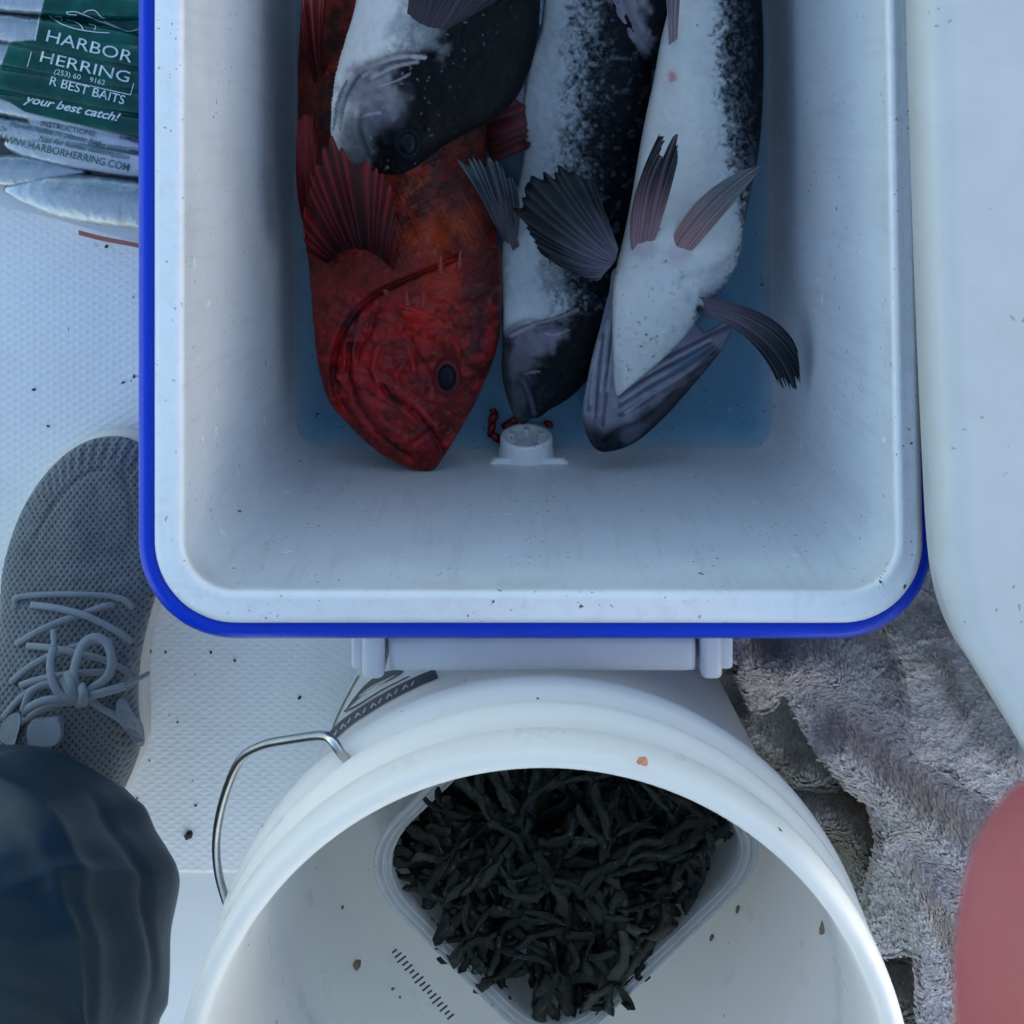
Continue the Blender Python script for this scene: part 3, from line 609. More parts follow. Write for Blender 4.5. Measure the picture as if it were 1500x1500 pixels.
def p2(x, y, h):
    b = backline(x, y, [(818, -400), (826, 0), (818, 60), (812, 120), (806, 180), (804, 240), (800, 300), (788, 360), (780, 400), (800, 440), (790, 460), (760, 490), (745, 540), (735, 620)])
    n = mottle(x, y, 13, 16); q = sm(-40, 104, b+50*(n-.5)); wn_ = .3+3.2*q*(1-q)
    c = flat(x, WH*np.array((.88, .92, .97))); c = mixc(c, sm(-60, 0, b+60*(n-.5))*.5, (.36, .41, .47)); c = mixc(c, sm(0, 70, b+40*(n-.5))*.7, (.15, .18, .215))
    dk = sm(.28, .78, q+wn_*(1.0*(mottle(x, y, 5, 9)-.5)+.55*(fbm(x, y, 4.2, 55, 2)-.5))); c = mixc(c, dk, DK)
    c = mixc(c, sm(.62, .78, fbm(x, y, 8, 29, 3))*wn_*.45, (.34, .38, .44)); c = mixc(c, sm(110, 160, b+30*(n-.5)), DK*.6)
    c = mixc(c, sm(.46, .62, mottle(x, y, 77, 8))*sm(105, 15, b)*sm(-6, 24, b)*.75, (.075, .09, .115)); c = mixc(c, sm(.56, .7, mottle(x, y, 87, 6))*sm(90, 10, b)*sm(-10, 14, b)*.6, (.22, .25, .30))
    c = blob(c, x, y, 805, 405, 22, 26, (.25, .28, .31), .6, .7, 5)
    hd = sm(455, 492, y+.12*(x-760)); c = mixc(c, hd*.92, DK*.8)
    c = blob(c, x, y, 785, 490, 44, 26, PU*.8, .85, .6, 6, -.25); c = blob(c, x, y, 765, 520, 24, 40, PU*.45, .8, .6, 7, .2); c = blob(c, x, y, 758, 585, 16, 34, GY*.35, .8, .5, 8)
    for p, wd, col, a in (([(845, 452), (812, 464), (780, 474), (748, 490)], 3.5, (.40, .38, .44), .75), ([(764, 548), (774, 572), (783, 606)], 5, (.10, .11, .15), .85), ([(764, 547), (778, 543), (790, 541)], 2, (.26, .26, .31), .7), ([(832, 480), (815, 487), (800, 486)], 2, (.36, .33, .38), .7), ([(800, 470), (775, 480), (756, 496)], 2, (.2, .17, .2), .6)):
        c = stroke(c, x, y, p, wd, col, a)
    return np.clip(c, .004, 1)
_, S2 = relief('body', O2, lambda x, y: .085+.02*sm(400, 100, y), .34, M['fish'], f2, 2.6, d2, p2, kb=.3)
fin('pelvic_fin', [(735, 352), (748, 360), (758, 352)], [(668, 232), (700, 226), (728, 236), (746, 256), (757, 270)], 9, [.118, .128, .13], [.165, .165, .16], f2, (.24, .2, .25), (.05, .065, .085), .01, (4, 0), .09, .0014, (.18, .19, .23), seed=21, sit=S2)
fin('pelvic_fin', [(752, 370), (762, 362)], [(722, 288), (738, 292)], 3, .135, .17, f2, (.12, .09, .11), (.07, .07, .09), .004, (0, 0), .05, .0006, seed=22, sit=S2)
fin('anal_fin', [(766, 152), (768, 130)], [(728, 102), (744, 62), (762, 20), (790, -10)], 9, .125, [.155, .16, .16], f2, (.22, .22, .30), (.03, .045, .06), .006, (-4, 4), .42, .0012, (.16, .2, .26), seed=23)
fin('dorsal_fin', [(792, 40), (797, 0)], [(772, -10), (780, -60)], 3, .12, .14, f2, (.2, .28, .36), (.16, .24, .32), 0, (0, 0), .15, .0006, seed=24)

# dark fish on the right, white belly up
f3 = thing('fish', 'dark rockfish lying belly up on the right with both pelvic fins spread', 'fish', U(980, 300, .08))
O3h = [(902, 392), (892, 428), (880, 475), (867, 525), (856, 580), (853, 606), (857, 630), (868, 653), (884, 662), (914, 656), (942, 640), (975, 610), (1002, 580), (1036, 540), (1060, 508), (1074, 478), (1062, 470), (1030, 484), (1000, 440), (950, 400)]
def d3h(x, y, h):
    g = 0*x
    for i, p in enumerate([[(905, 560), (940, 536), (985, 515), (1040, 490), (1068, 478)], [(906, 576), (945, 548), (990, 525), (1040, 500)], [(907, 592), (950, 562), (1000, 535), (1045, 506)], [(908, 605), (955, 578), (1005, 550), (1050, 512)], [(892, 440), (884, 490), (878, 540), (874, 600)], [(902, 450), (896, 500), (888, 560), (880, 620)], [(880, 490), (868, 545), (862, 600)]]):
        g += crease(x, y, p, 3.2, .0024)
    g += crease(x, y, [(872, 650), (876, 600), (884, 560)], 4, .002)+crease(x, y, [(884, 648), (905, 628), (945, 612), (990, 570)], 3.5, .0025)
    g += .001*(fbm(x, y, 10, 4)-.5)
    return g
def p3h(x, y, h):
    n = fbm(x, y, 22, 8); c = flat(x, (.24, .235, .30)); c = mixc(c, sm(.4, .65, n)*.5, (.15, .16, .22)); c = mixc(c, sm(.55, .7, fbm(x, y, 12, 9))*.35, (.36, .36, .42))
    for p in [[(905, 560), (940, 536), (985, 515), (1040, 490), (1068, 478)], [(906, 578), (945, 550), (990, 527), (1040, 502)], [(907, 592), (950, 564), (1000, 537), (1045, 506)], [(908, 606), (955, 580), (1005, 552), (1050, 512)], [(884, 490), (878, 540), (872, 610)], [(896, 500), (889, 560), (882, 620)], [(868, 545), (862, 600)]]:
        c = stroke(c, x, y, p, 3, (.07, .08, .12), .75)
    for p in [[(910, 568), (950, 543), (990, 521), (1040, 496)], [(910, 585), (950, 557), (998, 531)], [(890, 470), (884, 520), (880, 570)], [(900, 480), (895, 520), (889, 570)], [(878, 500), (870, 540), (865, 590)], [(915, 602), (955, 574), (1000, 547), (1040, 522)]]:
        c = stroke(c, x, y, p, 3, (.42, .43, .50), .7)
    c = blob(c, x, y, 1005, 525, 34, 8, (.07, .16, .24), .7, .4, 4, -.6); c = blob(c, x, y, 975, 575, 40, 10, (.36, .32, .37), .6, .5, 5, -.7)
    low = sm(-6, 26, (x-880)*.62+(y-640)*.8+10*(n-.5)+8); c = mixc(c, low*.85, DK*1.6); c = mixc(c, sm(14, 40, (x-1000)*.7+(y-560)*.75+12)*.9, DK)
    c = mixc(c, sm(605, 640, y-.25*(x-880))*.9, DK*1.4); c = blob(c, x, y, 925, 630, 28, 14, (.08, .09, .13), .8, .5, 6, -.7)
    return np.clip(c, .004, 1)
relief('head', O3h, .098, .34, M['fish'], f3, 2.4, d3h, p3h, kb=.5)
O3 = [(992, -60), (982, 0), (968, 60), (957, 120), (945, 175), (935, 230), (925, 290), (914, 345), (903, 392), (898, 430), (897, 480), (898, 530), (899, 560), (904, 580), (916, 572), (945, 548), (975, 522), (1000, 496), (1020, 470), (1036, 446), (1062, 420), (1082, 380), (1090, 330), (1100, 280), (1112, 220), (1118, 140), (1118, 40), (1112, -60), (1100, -220), (1075, -350), (1050, -400), (1025, -350), (1005, -210)]
def d3(x, y, h):
    return .0012*(fbm(x, y, 14, 4)-.5)+.0006*(fbm(x, y, 5, 6)-.5)+crease(x, y, [(930, 365), (960, 372), (985, 380), (1010, 372)], 8, .0012)+crease(x, y, [(1000, 410), (1040, 400), (1070, 385)], 10, .003)
def p3(x, y, h):
    b = backline(x, y, [(1046, -400), (1042, 0), (1040, 60), (1044, 130), (1052, 190), (1062, 260), (1070, 300), (1078, 340), (1072, 390), (1040, 425), (1015, 450), (1010, 480), (1000, 510), (960, 560)])
    n = mottle(x, y, 23, 12); c = flat(x, (.66, .66, .63)); c = mixc(c, sm(.42, .7, fbm(x, y, 70, 61))*.35, (.5, .56, .60)); c = mixc(c, sm(.5, .75, fbm(x, y, 34, 62))*.25, (.6, .52, .50))
    q = sm(-32, 52, b+30*(n-.5)); wn_ = .25+3.2*q*(1-q); c = mixc(c, sm(-46, 0, b+46*(n-.5))*.45, (.36, .40, .46)); c = mixc(c, sm(-4, 36, b+30*(n-.5))*.7, (.15, .18, .215))
    dk = sm(.28, .78, q+wn_*(1.0*(mottle(x, y, 35, 10)-.5)+.6*(fbm(x, y, 4.2, 56, 2)-.5))); c = mixc(c, dk, DK); c = mixc(c, sm(.62, .78, fbm(x, y, 8, 39, 3))*wn_*.4, (.32, .36, .42))
    c = mixc(c, sm(52, 84, b+24*(n-.5)), DK*.6)
    c = mixc(c, sm(.46, .62, mottle(x, y, 78, 8))*sm(74, 14, b)*sm(-4, 16, b)*.75, (.085, .10, .125)); c = mixc(c, sm(.56, .7, mottle(x, y, 88, 6))*sm(50, 6, b)*sm(-8, 8, b)*.6, (.22, .25, .30))
    c = blob(c, x, y, 982, 113, 6.5, 9, (.42, .12, .13), .85, .4, 2); c = blob(c, x, y, 982, 113, 14, 18, (.6, .42, .42), .35, .4, 3)
    c = blob(c, x, y, 940, 362, 26, 18, (.5, .36, .42), .5, .5, 4); c = blob(c, x, y, 990, 372, 24, 18, (.52, .36, .40), .5, .5, 5)
    c = blob(c, x, y, 1040, 420, 40, 22, (.24, .25, .32), .5, .6, 6, -.5); c = blob(c, x, y, 905, 560, 10, 40, (.36, .32, .38), .5, .5, 7)
    c = mixc(c, sm(.76, .82, fbm(x, y, 6, 71, 2))*.5*sm(340, 420, y), (.25, .2, .16))
    for q in ((945, 488), (961, 490), (938, 505), (952, 494), (1018, 40), (934, 470), (972, 380), (956, 520), (920, 540), (963, 335)): c = blob(c, x, y, *q, 2.4, 2.0, (.06, .05, .045), .9, .2)
    e = sm(12, 3, dseg(x, y, catmull([(992, -60), (982, 0), (957, 120), (935, 230), (914, 345), (903, 392)], 8))[0]); c = mixc(c, e*.25, (.4, .36, .36))
    return np.clip(c, .004, 1)
Z3 = lambda x, y: .128-.012*sm(420, 580, y)
_, S3 = relief('body', O3, Z3, .40, M['fish'], f3, 2.6, d3, p3)
fin('pectoral_fin', [(884, 402), (900, 384), (906, 364)], [(850, 397), (812, 386), (784, 366), (762, 336), (752, 302), (757, 273), (786, 258), (808, 234), (836, 238), (868, 258)], 17, [.138, .142, .142], [.142, .148, .152, .156, .165, .165, .16], f3, (.22, .19, .27), (.006, .010, .014), .012, (4, 12), .05, .0016, (.035, .045, .055), seed=31, mem=.4)
fin('pectoral_fin', [(1018, 434), (1026, 448), (1030, 462)], [(1172, 520), (1172, 560), (1162, 577), (1143, 570)], 12, [.135, .125], [.15, .15, .145, .14], f3, (.18, .15, .2), (.012, .016, .022), .010, (0, 0), .08, .0015, (.07, .085, .1), seed=32, K=26, mid=[(1122, 462), (1130, 476), (1122, 495), (1098, 500)])
fin('pelvic_fin', [(926, 370), (940, 364), (958, 356)], [(972, 184), (977, 184), (972, 224), (974, 226), (986, 200), (996, 192), (995, 226)], 10, [.160, .168, .170], [.195, .198, .190, .196, .198, .192], f3, (.46, .26, .29), (.035, .036, .042), .002, (0, 0), .04, .0009, (.2, .17, .19), seed=33, sit=S3, mid=[(929, 290), (942, 270), (952, 282), (966, 262), (979, 290)])
fin('pelvic_fin', [(984, 352), (990, 372), (1008, 374)], [(1106, 242), (1118, 239), (1108, 256)], 9, [.175, .172, .168], [.19, .19, .185], f3, (.50, .28, .28), (.17, .18, .20), .002, (0, 0), .04, .0009, (.27, .25, .27), seed=34, sit=S3, mid=[(1030, 286), (1046, 300), (1062, 312)])
fin('anal_fin', [(980, 70), (992, 60)], [(974, -50), (1000, -60)], 5, .165, .185, f3, (.46, .32, .36), (.26, .22, .26), .003, (0, 0), .08, .0008, seed=35, sit=S3)
# dark fish glimpsed at the top between the two
f4 = thing('fish', 'purplish dark rockfish glimpsed at the top between the two speckled fish', 'fish', U(940, 30, .07))
O4 = [(872, -80), (880, -20), (896, 25), (918, 60), (942, 88), (966, 108), (992, 110), (1015, 80), (1025, 0), (1020, -120), (990, -260), (940, -320), (890, -240)]
def p4(x, y, h):
    c = flat(x, DK*.9); n = fbm(x, y, 26, 5); c = blob(c, x, y, 915, 12, 30, 50, (.30, .28, .34), .85, .7, 3, -.5); c = blob(c, x, y, 935, 55, 16, 28, (.28, .26, .32), .7, .7, 4, -.6); c = mixc(c, sm(.55, .68, mottle(x, y, 44, 11))*.5, DK*1.5)
    return np.clip(c, .004, 1)
relief('body', O4, .11, .42, M['fish'], f4, 3.2, lambda x, y, h: .002*(fbm(x, y, 14, 3)-.5)+crease(x, y, [(900, -20), (925, 40), (960, 90)], 5, .003), p4)

# ------------------------------------------------------------------ bait herring in their printed bag
HER = [(95, 6, 3, 165, 19), (40, 44, 6, 175, 20), (110, 66, 11, 170, 20), (95, 98, 11, 175, 20), (100, 134, 10, 170, 20), (95, 168, 10, 170, 19), (75, 199, 9, 150, 17), (130, 229, 9, 125, 22), (20, 250, 1, 105, 24), (160, 296, 7, 155, 37)]
HL = ['small silver herring across the very top of the bait bag', 'silver herring with its side bare left of the green print', 'silver herring under the first word of the green print', 'silver herring under the second word of the green print', 'silver herring under the line of small capitals on green', 'silver herring under the slanted script on green', 'silver herring under the instructions print', 'silver herring under the web address print', 'silver herring with its tail pointing right below the web address', 'largest silver herring, lowest in the bag beside the white tray edge']
ZB = .012
def hshape(cx, cy, a, L, Wd):
    a = math.radians(a); ca, sa = math.cos(a), math.sin(a)
    prof = [(-1, .12), (-.92, .5), (-.7, .84), (-.35, 1), (.1, .98), (.5, .74), (.8, .34), (.95, .16), (1, .12)]
    if cy > 240 and cx > 100: prof = [(-1, .1), (-.95, .22), (-.8, .5), (-.5, .86), (-.1, 1), (.4, .95), (.75, .66), (.95, .3), (1, .2)]
    pts = [(L*u, -Wd*v) for u, v in prof]+[(L*u, Wd*v*.95) for u, v in reversed(prof)]
    return [(cx+p*ca-q*sa, cy+p*sa+q*ca) for p, q in pts]
HF = []
for i, (cx, cy, a, L, Wd) in enumerate(HER):
    def hp(x, y, h, cx=cx, cy=cy, a=math.radians(a), Wd=Wd, i=i):
        v = (-(x-cx)*math.sin(a)+(y-cy)*math.cos(a))/Wd; u = (x-cx)*math.cos(a)+(y-cy)*math.sin(a)
        c = flat(x, (.50, .54, .58)); n = fbm(x, y, 12, i); sc = .5+.5*np.sin(u*1.05)*np.sin((v*Wd)*1.15+np.floor(u*1.05/math.pi)*0)
        c = mixc(c, sm(.0, -.7, v+.3*(n-.5))*.92, (.03, .085, .12)); c = mixc(c, sc*sm(.25, -.4, v)*.6, (.26, .36, .42)); c = mixc(c, (1-sc)*sm(.6, .1, v)*.35, (.2, .26, .3)); c = mixc(c, sm(.35, .8, v)*.7, (.68, .66, .62))
        c = mixc(c, sm(.55, .7, n)*.25, (.40, .36, .44)); c = mixc(c, sm(.62, .72, fbm(x, y, 30, i+9))*.3*sm(-.4, 0, v), (.55, .58, .42))
        return c
    t, d = relief('herring', hshape(cx, cy, a, L, Wd), ZB+.0105, .70, M['herring'], None, 2.6 if i > 6 else 3.4, lambda x, y, h: .0006*(fbm(x, y, 6, 9)-.5), hp, kb=.5)
    props(t, HL[i], 'herring', 'herring packed in the bait bag')
    HF.append((cx, cy, math.radians(a), L, Wd))
def filmz(x, y):
    z = np.full(x.shape, ZB+.006)
    for cx, cy, a, L, Wd in HF:
        u = ((x-cx)*math.cos(a)+(y-cy)*math.sin(a))/L; v = (-(x-cx)*math.sin(a)+(y-cy)*math.cos(a))/Wd
        q = np.clip(1-np.abs(u)**3-v*v, 0, 1)
        z = np.maximum(z, ZB+.0110+.72*Wd*np.sqrt(q)*(H-.03)/F*np.where(q > 0, 1, 0)-.010*(q <= 0))
    return z+.0009
GREEN = [(70, -10), (64, 0), (52, 58), (14, 62), (4, 88), (-4, 112), (-6, 142), (14, 150), (36, 164), (120, 184), (212, 205), (212, -10)]
WHITE = [(36, 164), (120, 184), (212, 205), (212, 219), (150, 212), (95, 196), (44, 184)]
WHITE2 = [(46, 208), (80, 208), (140, 222), (212, 228), (212, 262), (160, 255), (110, 246), (66, 228)]
def clear_mat():
    m = bpy.data.materials.new('bag film'); m.use_nodes = True; t = m.node_tree; N, L = t.nodes, t.links
    b = N['Principled BSDF']; out = N['Material Output']; vc = N.new('ShaderNodeVertexColor'); vc.layer_name = 'pigment'
    nz = N.new('ShaderNodeTexNoise'); nz.inputs['Scale'].default_value = 45; nz.inputs['Detail'].default_value = 4
    tc = N.new('ShaderNodeTexCoord'); L.new(tc.outputs['Object'], nz.inputs[0])
    L.new(vc.outputs[0], b.inputs['Base Color']); b.inputs['Roughness'].default_value = .14; b.inputs['Specular IOR Level'].default_value = .28
    bp = N.new('ShaderNodeBump'); bp.inputs['Strength'].default_value = .6; bp.inputs['Distance'].default_value = .003; L.new(nz.outputs[0], bp.inputs['Height']); L.new(bp.outputs[0], b.inputs['Normal'])
    tr = N.new('ShaderNodeBsdfTransparent'); mx = N.new('ShaderNodeMixShader'); L.new(vc.outputs[1], mx.inputs[0]); L.new(tr.outputs[0], mx.inputs[1]); L.new(b.outputs[0], mx.inputs[2]); L.new(mx.outputs[0], out.inputs[0])
    return m
M['film'] = clear_mat(); M['gap_shade'] = pmat('bait gap shade', (.02, .026, .028), .2, noise=(60, .4, (.05, .05, .045)))
bag = thing('bait_bag', 'clear plastic bag of bait herring with green printed label, left of the cooler', 'bait bag', U(100, 150, 0))
def film():
    st = 1.6; gx = np.arange(-60, 214, st); gy = np.arange(-60, 322, st); X, Y = np.meshgrid(gx, gy); x, y = X.ravel(), Y.ravel()
    z = filmz(x, y); Z = z.reshape(X.shape)
    for _ in range(1): Z[1:-1, 1:-1] = (Z[1:-1, 1:-1]*2+(Z[:-2, 1:-1]+Z[2:, 1:-1]+Z[1:-1, :-2]+Z[1:-1, 2:]))/6   # stretched over the hollows
    z = Z.ravel()
    # edge of the film: stop at the last herring
    lim = np.interp(x, [-60, 10, 60, 110, 160, 214], [262, 268, 300, 312, 324, 334])
    d1_, _, _ = dseg(x, y, GREEN, True); g = sm(-.6, .6, np.where(inside(x, y, np.array(GREEN)), d1_, -d1_))
    wt = np.zeros_like(x)
    for W_ in (WHITE, WHITE2):
        d2_, _, _ = dseg(x, y, W_, True); wt = np.maximum(wt, sm(-.8, 2.5, np.where(inside(x, y, np.array(W_)), d2_, -d2_)))
    n = fbm(x, y, 30, 5)
    c = flat(x, (.5, .52, .54)); c = mixc(c, g, (.0, .075, .055)); c = mixc(c, g*sm(.45, .7, n)*.6, (.0, .12, .085)); c = mixc(c, g*sm(.5, .3, n)*.5, (.0, .04, .04)); c = mixc(c, wt*(1-g), (.55, .57, .60))
    a = np.maximum(.07+.06*n, np.maximum(g*.97, wt*.8)); c = np.c_[c, a]
    ny, nx = X.shape; keep = (y < lim).reshape(X.shape); fs = []
    for j in range(ny-1):
        for i in range(nx-1):
            if keep[j, i] and keep[j+1, i+1]: fs.append((j*nx+i, (j+1)*nx+i, (j+1)*nx+i+1, j*nx+i+1))
    mk('film', Un(x, y, z), fs, M['film'], bag, True, c)
    bp = [(-200, -120), (214, -120), (214, 322), (150, 306), (100, 292), (50, 270), (0, 258), (-200, 230)]; B_ = np.array([U(a_, b_, ZB+.0035) for a_, b_ in bp]); loft('gap_shade', [B_-np.array((0, 0, .003)), B_], M['gap_shade'], bag, True, True, False)  # dark sheet stands in for wet shade in the gaps between herring
    return gx, gy, Z
gx_, gy_, Zf = film()
def fz(x, y):
    fx = np.clip((x-gx_[0])/1.6, 0, len(gx_)-1.01); fy = np.clip((y-gy_[0])/1.6, 0, len(gy_)-1.01); i, j = fx.astype(int), fy.astype(int); tx, ty = fx-i, fy-j
    return Zf[j, i]*(1-tx)*(1-ty)+Zf[j, i+1]*tx*(1-ty)+Zf[j+1, i]*(1-tx)*ty+Zf[j+1, i+1]*tx*ty
def lettering(txt, x0, y0, x1, y1, cap, mat, parent, shear=0., bold=0., place=None, name='lettering'):
    """flat print: the text runs from (x0,y0) to (x1,y1) along its baseline and lies on the film"""
    cu = bpy.data.curves.new('print', 'FONT'); cu.body = txt; cu.size = 1; cu.shear = shear; cu.offset = bold; cu.resolution_u = 3
    ob = bpy.data.objects.new('print', cu); COL.objects.link(ob); dg = bpy.context.evaluated_depsgraph_get(); me = bpy.data.meshes.new_from_object(ob.evaluated_get(dg))
    V = np.array([v.co[:2] for v in me.vertices]); Fs = [tuple(p.vertices) for p in me.polygons]
    bpy.data.objects.remove(ob); bpy.data.curves.remove(cu); bpy.data.meshes.remove(me)
    if not len(V): return
    V[:, 0] -= V[:, 0].min(); V[:, 0] /= V[:, 0].max(); V[:, 1] /= .69
    dx, dy = x1-x0, y1-y0; L = math.hypot(dx, dy); ux, uy = dx/L, dy/L
    X = x0+V[:, 0]*dx+V[:, 1]*cap*uy; Y = y0+V[:, 0]*dy-V[:, 1]*cap*ux
    P = place(X, Y) if place else Un(X, Y, fz(X, Y)+.0007)
    return mk(name, P, Fs, mat, parent, False)
IW, IG = M['inkwhite'], M['inkgreen']
lettering('HARBOR', 67, 60, 192, 92, 17, IW, bag)
lettering('HERRING', 58, 90, 188, 121, 16, IW, bag)
lettering('(253) 60    9162', 79, 108, 153, 125, 7.5, IW, bag)
lettering('R BEST BAITS', 72, 124, 181, 153, 13, IW, bag, 0, .004)
lettering('your best catch!', 34, 149, 175, 178, 12, IW, bag, .35, .02)
lettering('INSTRUCTIONS:', 59, 184, 140, 200, 7.5, IG, bag, 0, .004)
lettering('Do', 0, 192, 9, 193, 8, IG, bag, .2, .004)
lettering('Punch holes in plastic bag', 14, 184, 148, 213, 8, IG, bag, .2, .004)
lettering('Not for human consumption', 56, 206, 188, 234, 8, IG, bag, .3, .004)
lettering('using prior to', 128, 212, 198, 224, 7, IG, bag, .3, .004)
lettering('WWW.HARBORHERRING.COM', -8, 206, 188, 251, 11, IG, bag, 0, .006)
def printline(pts, w_, name='print_line'):
    p = catmull(pts, 3) if len(pts) > 2 else resample(pts, 24, False); t = np.gradient(p, axis=0); t /= np.linalg.norm(t, axis=1)[:, None]+1e-9; n = np.c_[-t[:, 1], t[:, 0]]*w_/2
    q = np.vstack([p+n, p-n]); m = len(p); mk(name, Un(q[:, 0], q[:, 1], fz(q[:, 0], q[:, 1])+.0006), [(i, i+1, m+i+1, m+i) for i in range(m-1)], IW, bag, False)
for l in ([(58, 22), (51, 60)], [(46, 76), (40, 98)], [(98, 118), (191, 139)], [(191, 139), (196, 122)]): printline(l, 1.2)
for l in ([(72, 23), (88, 34), (110, 42), (140, 47), (160, 48)], [(97, 18), (110, 17), (124, 22), (146, 31), (178, 43), (192, 46)], [(122, 19), (130, 15), (140, 16), (147, 24), (153, 27)], [(97, 29), (110, 32), (118, 37), (122, 44)], [(152, 31), (172, 40), (188, 46), (204, 42)], [(80, 25), (88, 24), (92, 30)], [(130, 35), (140, 38), (138, 44)], [(97, 18), (100, 21), (112, 22)]): printline(l, 1.4, 'fish_drawing')
# white tray under the bag
tray = thing('bait_tray', 'flat white tray with a red strip on its edge, under the bag of herring', 'tray', U(80, 300, 0))
def trayf():
    pl = [(-200, 255), (0, 304), (60, 316), (130, 336), (260, 372), (260, -260), (-200, -260)]
    W = np.array([U(a, b, .012)[:2] for a, b in pl]); c = W.mean(0)
    rings = [np.c_[W, np.full(len(W), .0005)], np.c_[W, np.full(len(W), .0095)], np.c_[W+(c-W)*.006, np.full(len(W), .012)]]
    loft('tray_body', rings, M['tray'], tray, True, True, False)
    p = resample([(115, 340), (150, 349), (202, 359), (240, 369)], 14); q = np.vstack([p+np.array((0, -3)), p+np.array((0, 4))])
    mk('red_strip', Un(q[:, 0], q[:, 1], np.full(len(q), .0133)), [(i, i+1, 14+i+1, 14+i) for i in range(13)], M['redbar'], tray, False)
trayf()

# ------------------------------------------------------------------ bucket with wire bail, tub of seaweed inside
BC = Vector((.0091, -.381, 0)); BZ = .355
bucket = thing('bucket', 'white plastic bucket with ridged rim and wire handle below the cooler', 'bucket', (BC.x, BC.y, 0))
def lathe(name, prof, c, mat, parent, n=160, cap=None):
    a = np.linspace(0, 2*math.pi, n+1)[:-1]
    rings = [np.c_[c.x+r*np.cos(a), c.y+r*np.sin(a), np.full(n, z)] for r, z in prof]
    return loft(name, rings, mat, parent, cap in (0, 2), cap in (1, 2))
RB, RT = .1235, .1395
def rout(z): return RB+(RT-RB)*z/BZ
prof = [(.02, .0005), (RB-.004, .0005), (RB, .004), (rout(.27), .27), (rout(.278), .278), (.1452, .2805), (.1478, .283), (.1482, .287), (.1482, .2925), (.1470, .296), (.1445, .2985), (.1436, .3015), (.1436, .305), (.1462, .3075), (.1476, .311), (.1474, .316), (.1450, .319), (.1430, .3215), (.1428, .327), (.1432, .3310), (.1458, .3335), (.1470, .336), (.1472, .343), (.1470, .3475), (.1462, .3525), (.1445, .3548), (.1420, .3555), (.1395, .3548), (.1380, .3525), (.1374, .348)]
prof += [(rout(z)-.0028, z) for z in np.linspace(.33, .02, 12)]+[(RB-.009, .008), (RB-.02, .006)]
lathe('bucket_body', prof, BC, M['bucket'], bucket, cap=2)
# bail: enters the collar at the left and hangs outside
bail = [U(516, 1120, .296), U(500, 1104, .300), U(487, 1085, .298), U(472, 1078, .292), U(430, 1083, .275), U(385, 1092, .258), U(352, 1113, .245), U(331, 1160, .232), U(319, 1210, .222), U(317, 1255, .215), U(325, 1300, .21), U(345, 1350, .206), U(400, 1440, .20), U(520, 1580, .197), U(700, 1690, .2), U(900, 1700, .21)]
tube('wire_handle', bail, .0021, M['wire'], bucket, 12, .003)
cc_ = Vector(U(505, 1110, .300)); dirr = Vector((cc_.x-BC.x, cc_.y-BC.y, 0)).normalized()
# printed mark on the outer wall
def wall(x, y):
    """the point of the bucket's outer wall on the far side seen at (x,y)"""
    out = []
    for px, py in zip(np.atleast_1d(x), np.atleast_1d(y)):
        lo, hi = 0.0, .275
        def g(z):
            p = U(px, py, z); return math.hypot(p[0]-BC.x, p[1]-BC.y)-rout(z)
        zs = np.linspace(.275, 0, 60); v = [g(z) for z in zs]; zz = None
        for i in range(59):
            if v[i] >= 0 > v[i+1]:
                a, b = zs[i], zs[i+1]
                for _ in range(30):
                    m_ = (a+b)/2
                    if g(m_) >= 0: a = m_
                    else: b = m_
                zz = a; break
        if zz is None: zz = zs[int(np.argmin(np.abs(v)))]
        p = U(px, py, zz); q = Vector((p[0]-BC.x, p[1]-BC.y, 0)).normalized()*(rout(zz)+.0005); out.append((BC.x+q.x, BC.y+q.y, zz))
    return np.array(out)
def decal(pts, mat, name='printed_mark'):
    p = catmull(pts, 4, True); T_ = delaunay_2d_cdt([Vector(q) for q in p], [], [list(range(len(p)))], 1, 1e-4)
    V = np.array([[v.x, v.y] for v in T_[0]]); return mk(name, wall(V[:, 0], V[:, 1]), T_[2], mat, bucket, False)
def decal_strip(pts, w0, w1, mat, name='printed_mark', off=0):
    p = resample(pts, 30); t = np.gradient(p, axis=0); t /= np.linalg.norm(t, axis=1)[:, None]; n = np.c_[-t[:, 1], t[:, 0]]; ww = np.linspace(w0, w1, 30)[:, None]/2
    q = np.vstack([p+n*ww, p-n*ww]); P = wall(q[:, 0], q[:, 1])
    if off: d = P-np.array((BC.x, BC.y, 0)); d[:, 2] = 0; d /= np.linalg.norm(d, axis=1)[:, None]; P = P+d*off
    return mk(name, P, [(i, i+1, 31+i, 30+i) for i in range(29)], mat, bucket, False)
decal_strip([(487, 1079), (510, 1058), (545, 1035), (580, 1015), (615, 998), (640, 988)], 14, 15, M['print'])
for k, q in enumerate(resample([(494, 1075), (512, 1058), (546, 1036), (580, 1016), (606, 1003)], 11)):
    decal_strip([(q[0]-3, q[1]+4), (q[0], q[1]-1), (q[0]+1, q[1]-4)], 2.2, 1.6, M['bucket'], 'printed_letter', .0003)
    if k % 2: decal_strip([(q[0]-2, q[1]), (q[0]+3, q[1]-2), (q[0]+5, q[1]+1)], 1.6, 1.6, M['bucket'], 'printed_letter', .0003)
decal([(508, 1040), (520, 1022), (540, 1000), (565, 985), (592, 984), (575, 996), (552, 1006), (530, 1020)], M['print'])
decal_strip([(505, 1043), (525, 1034), (560, 1012), (600, 992)], 3, 2, M['print'])
decal_strip([(484, 1082), (495, 1050), (512, 1015), (526, 990)], 1.6, 1.6, M['print'])
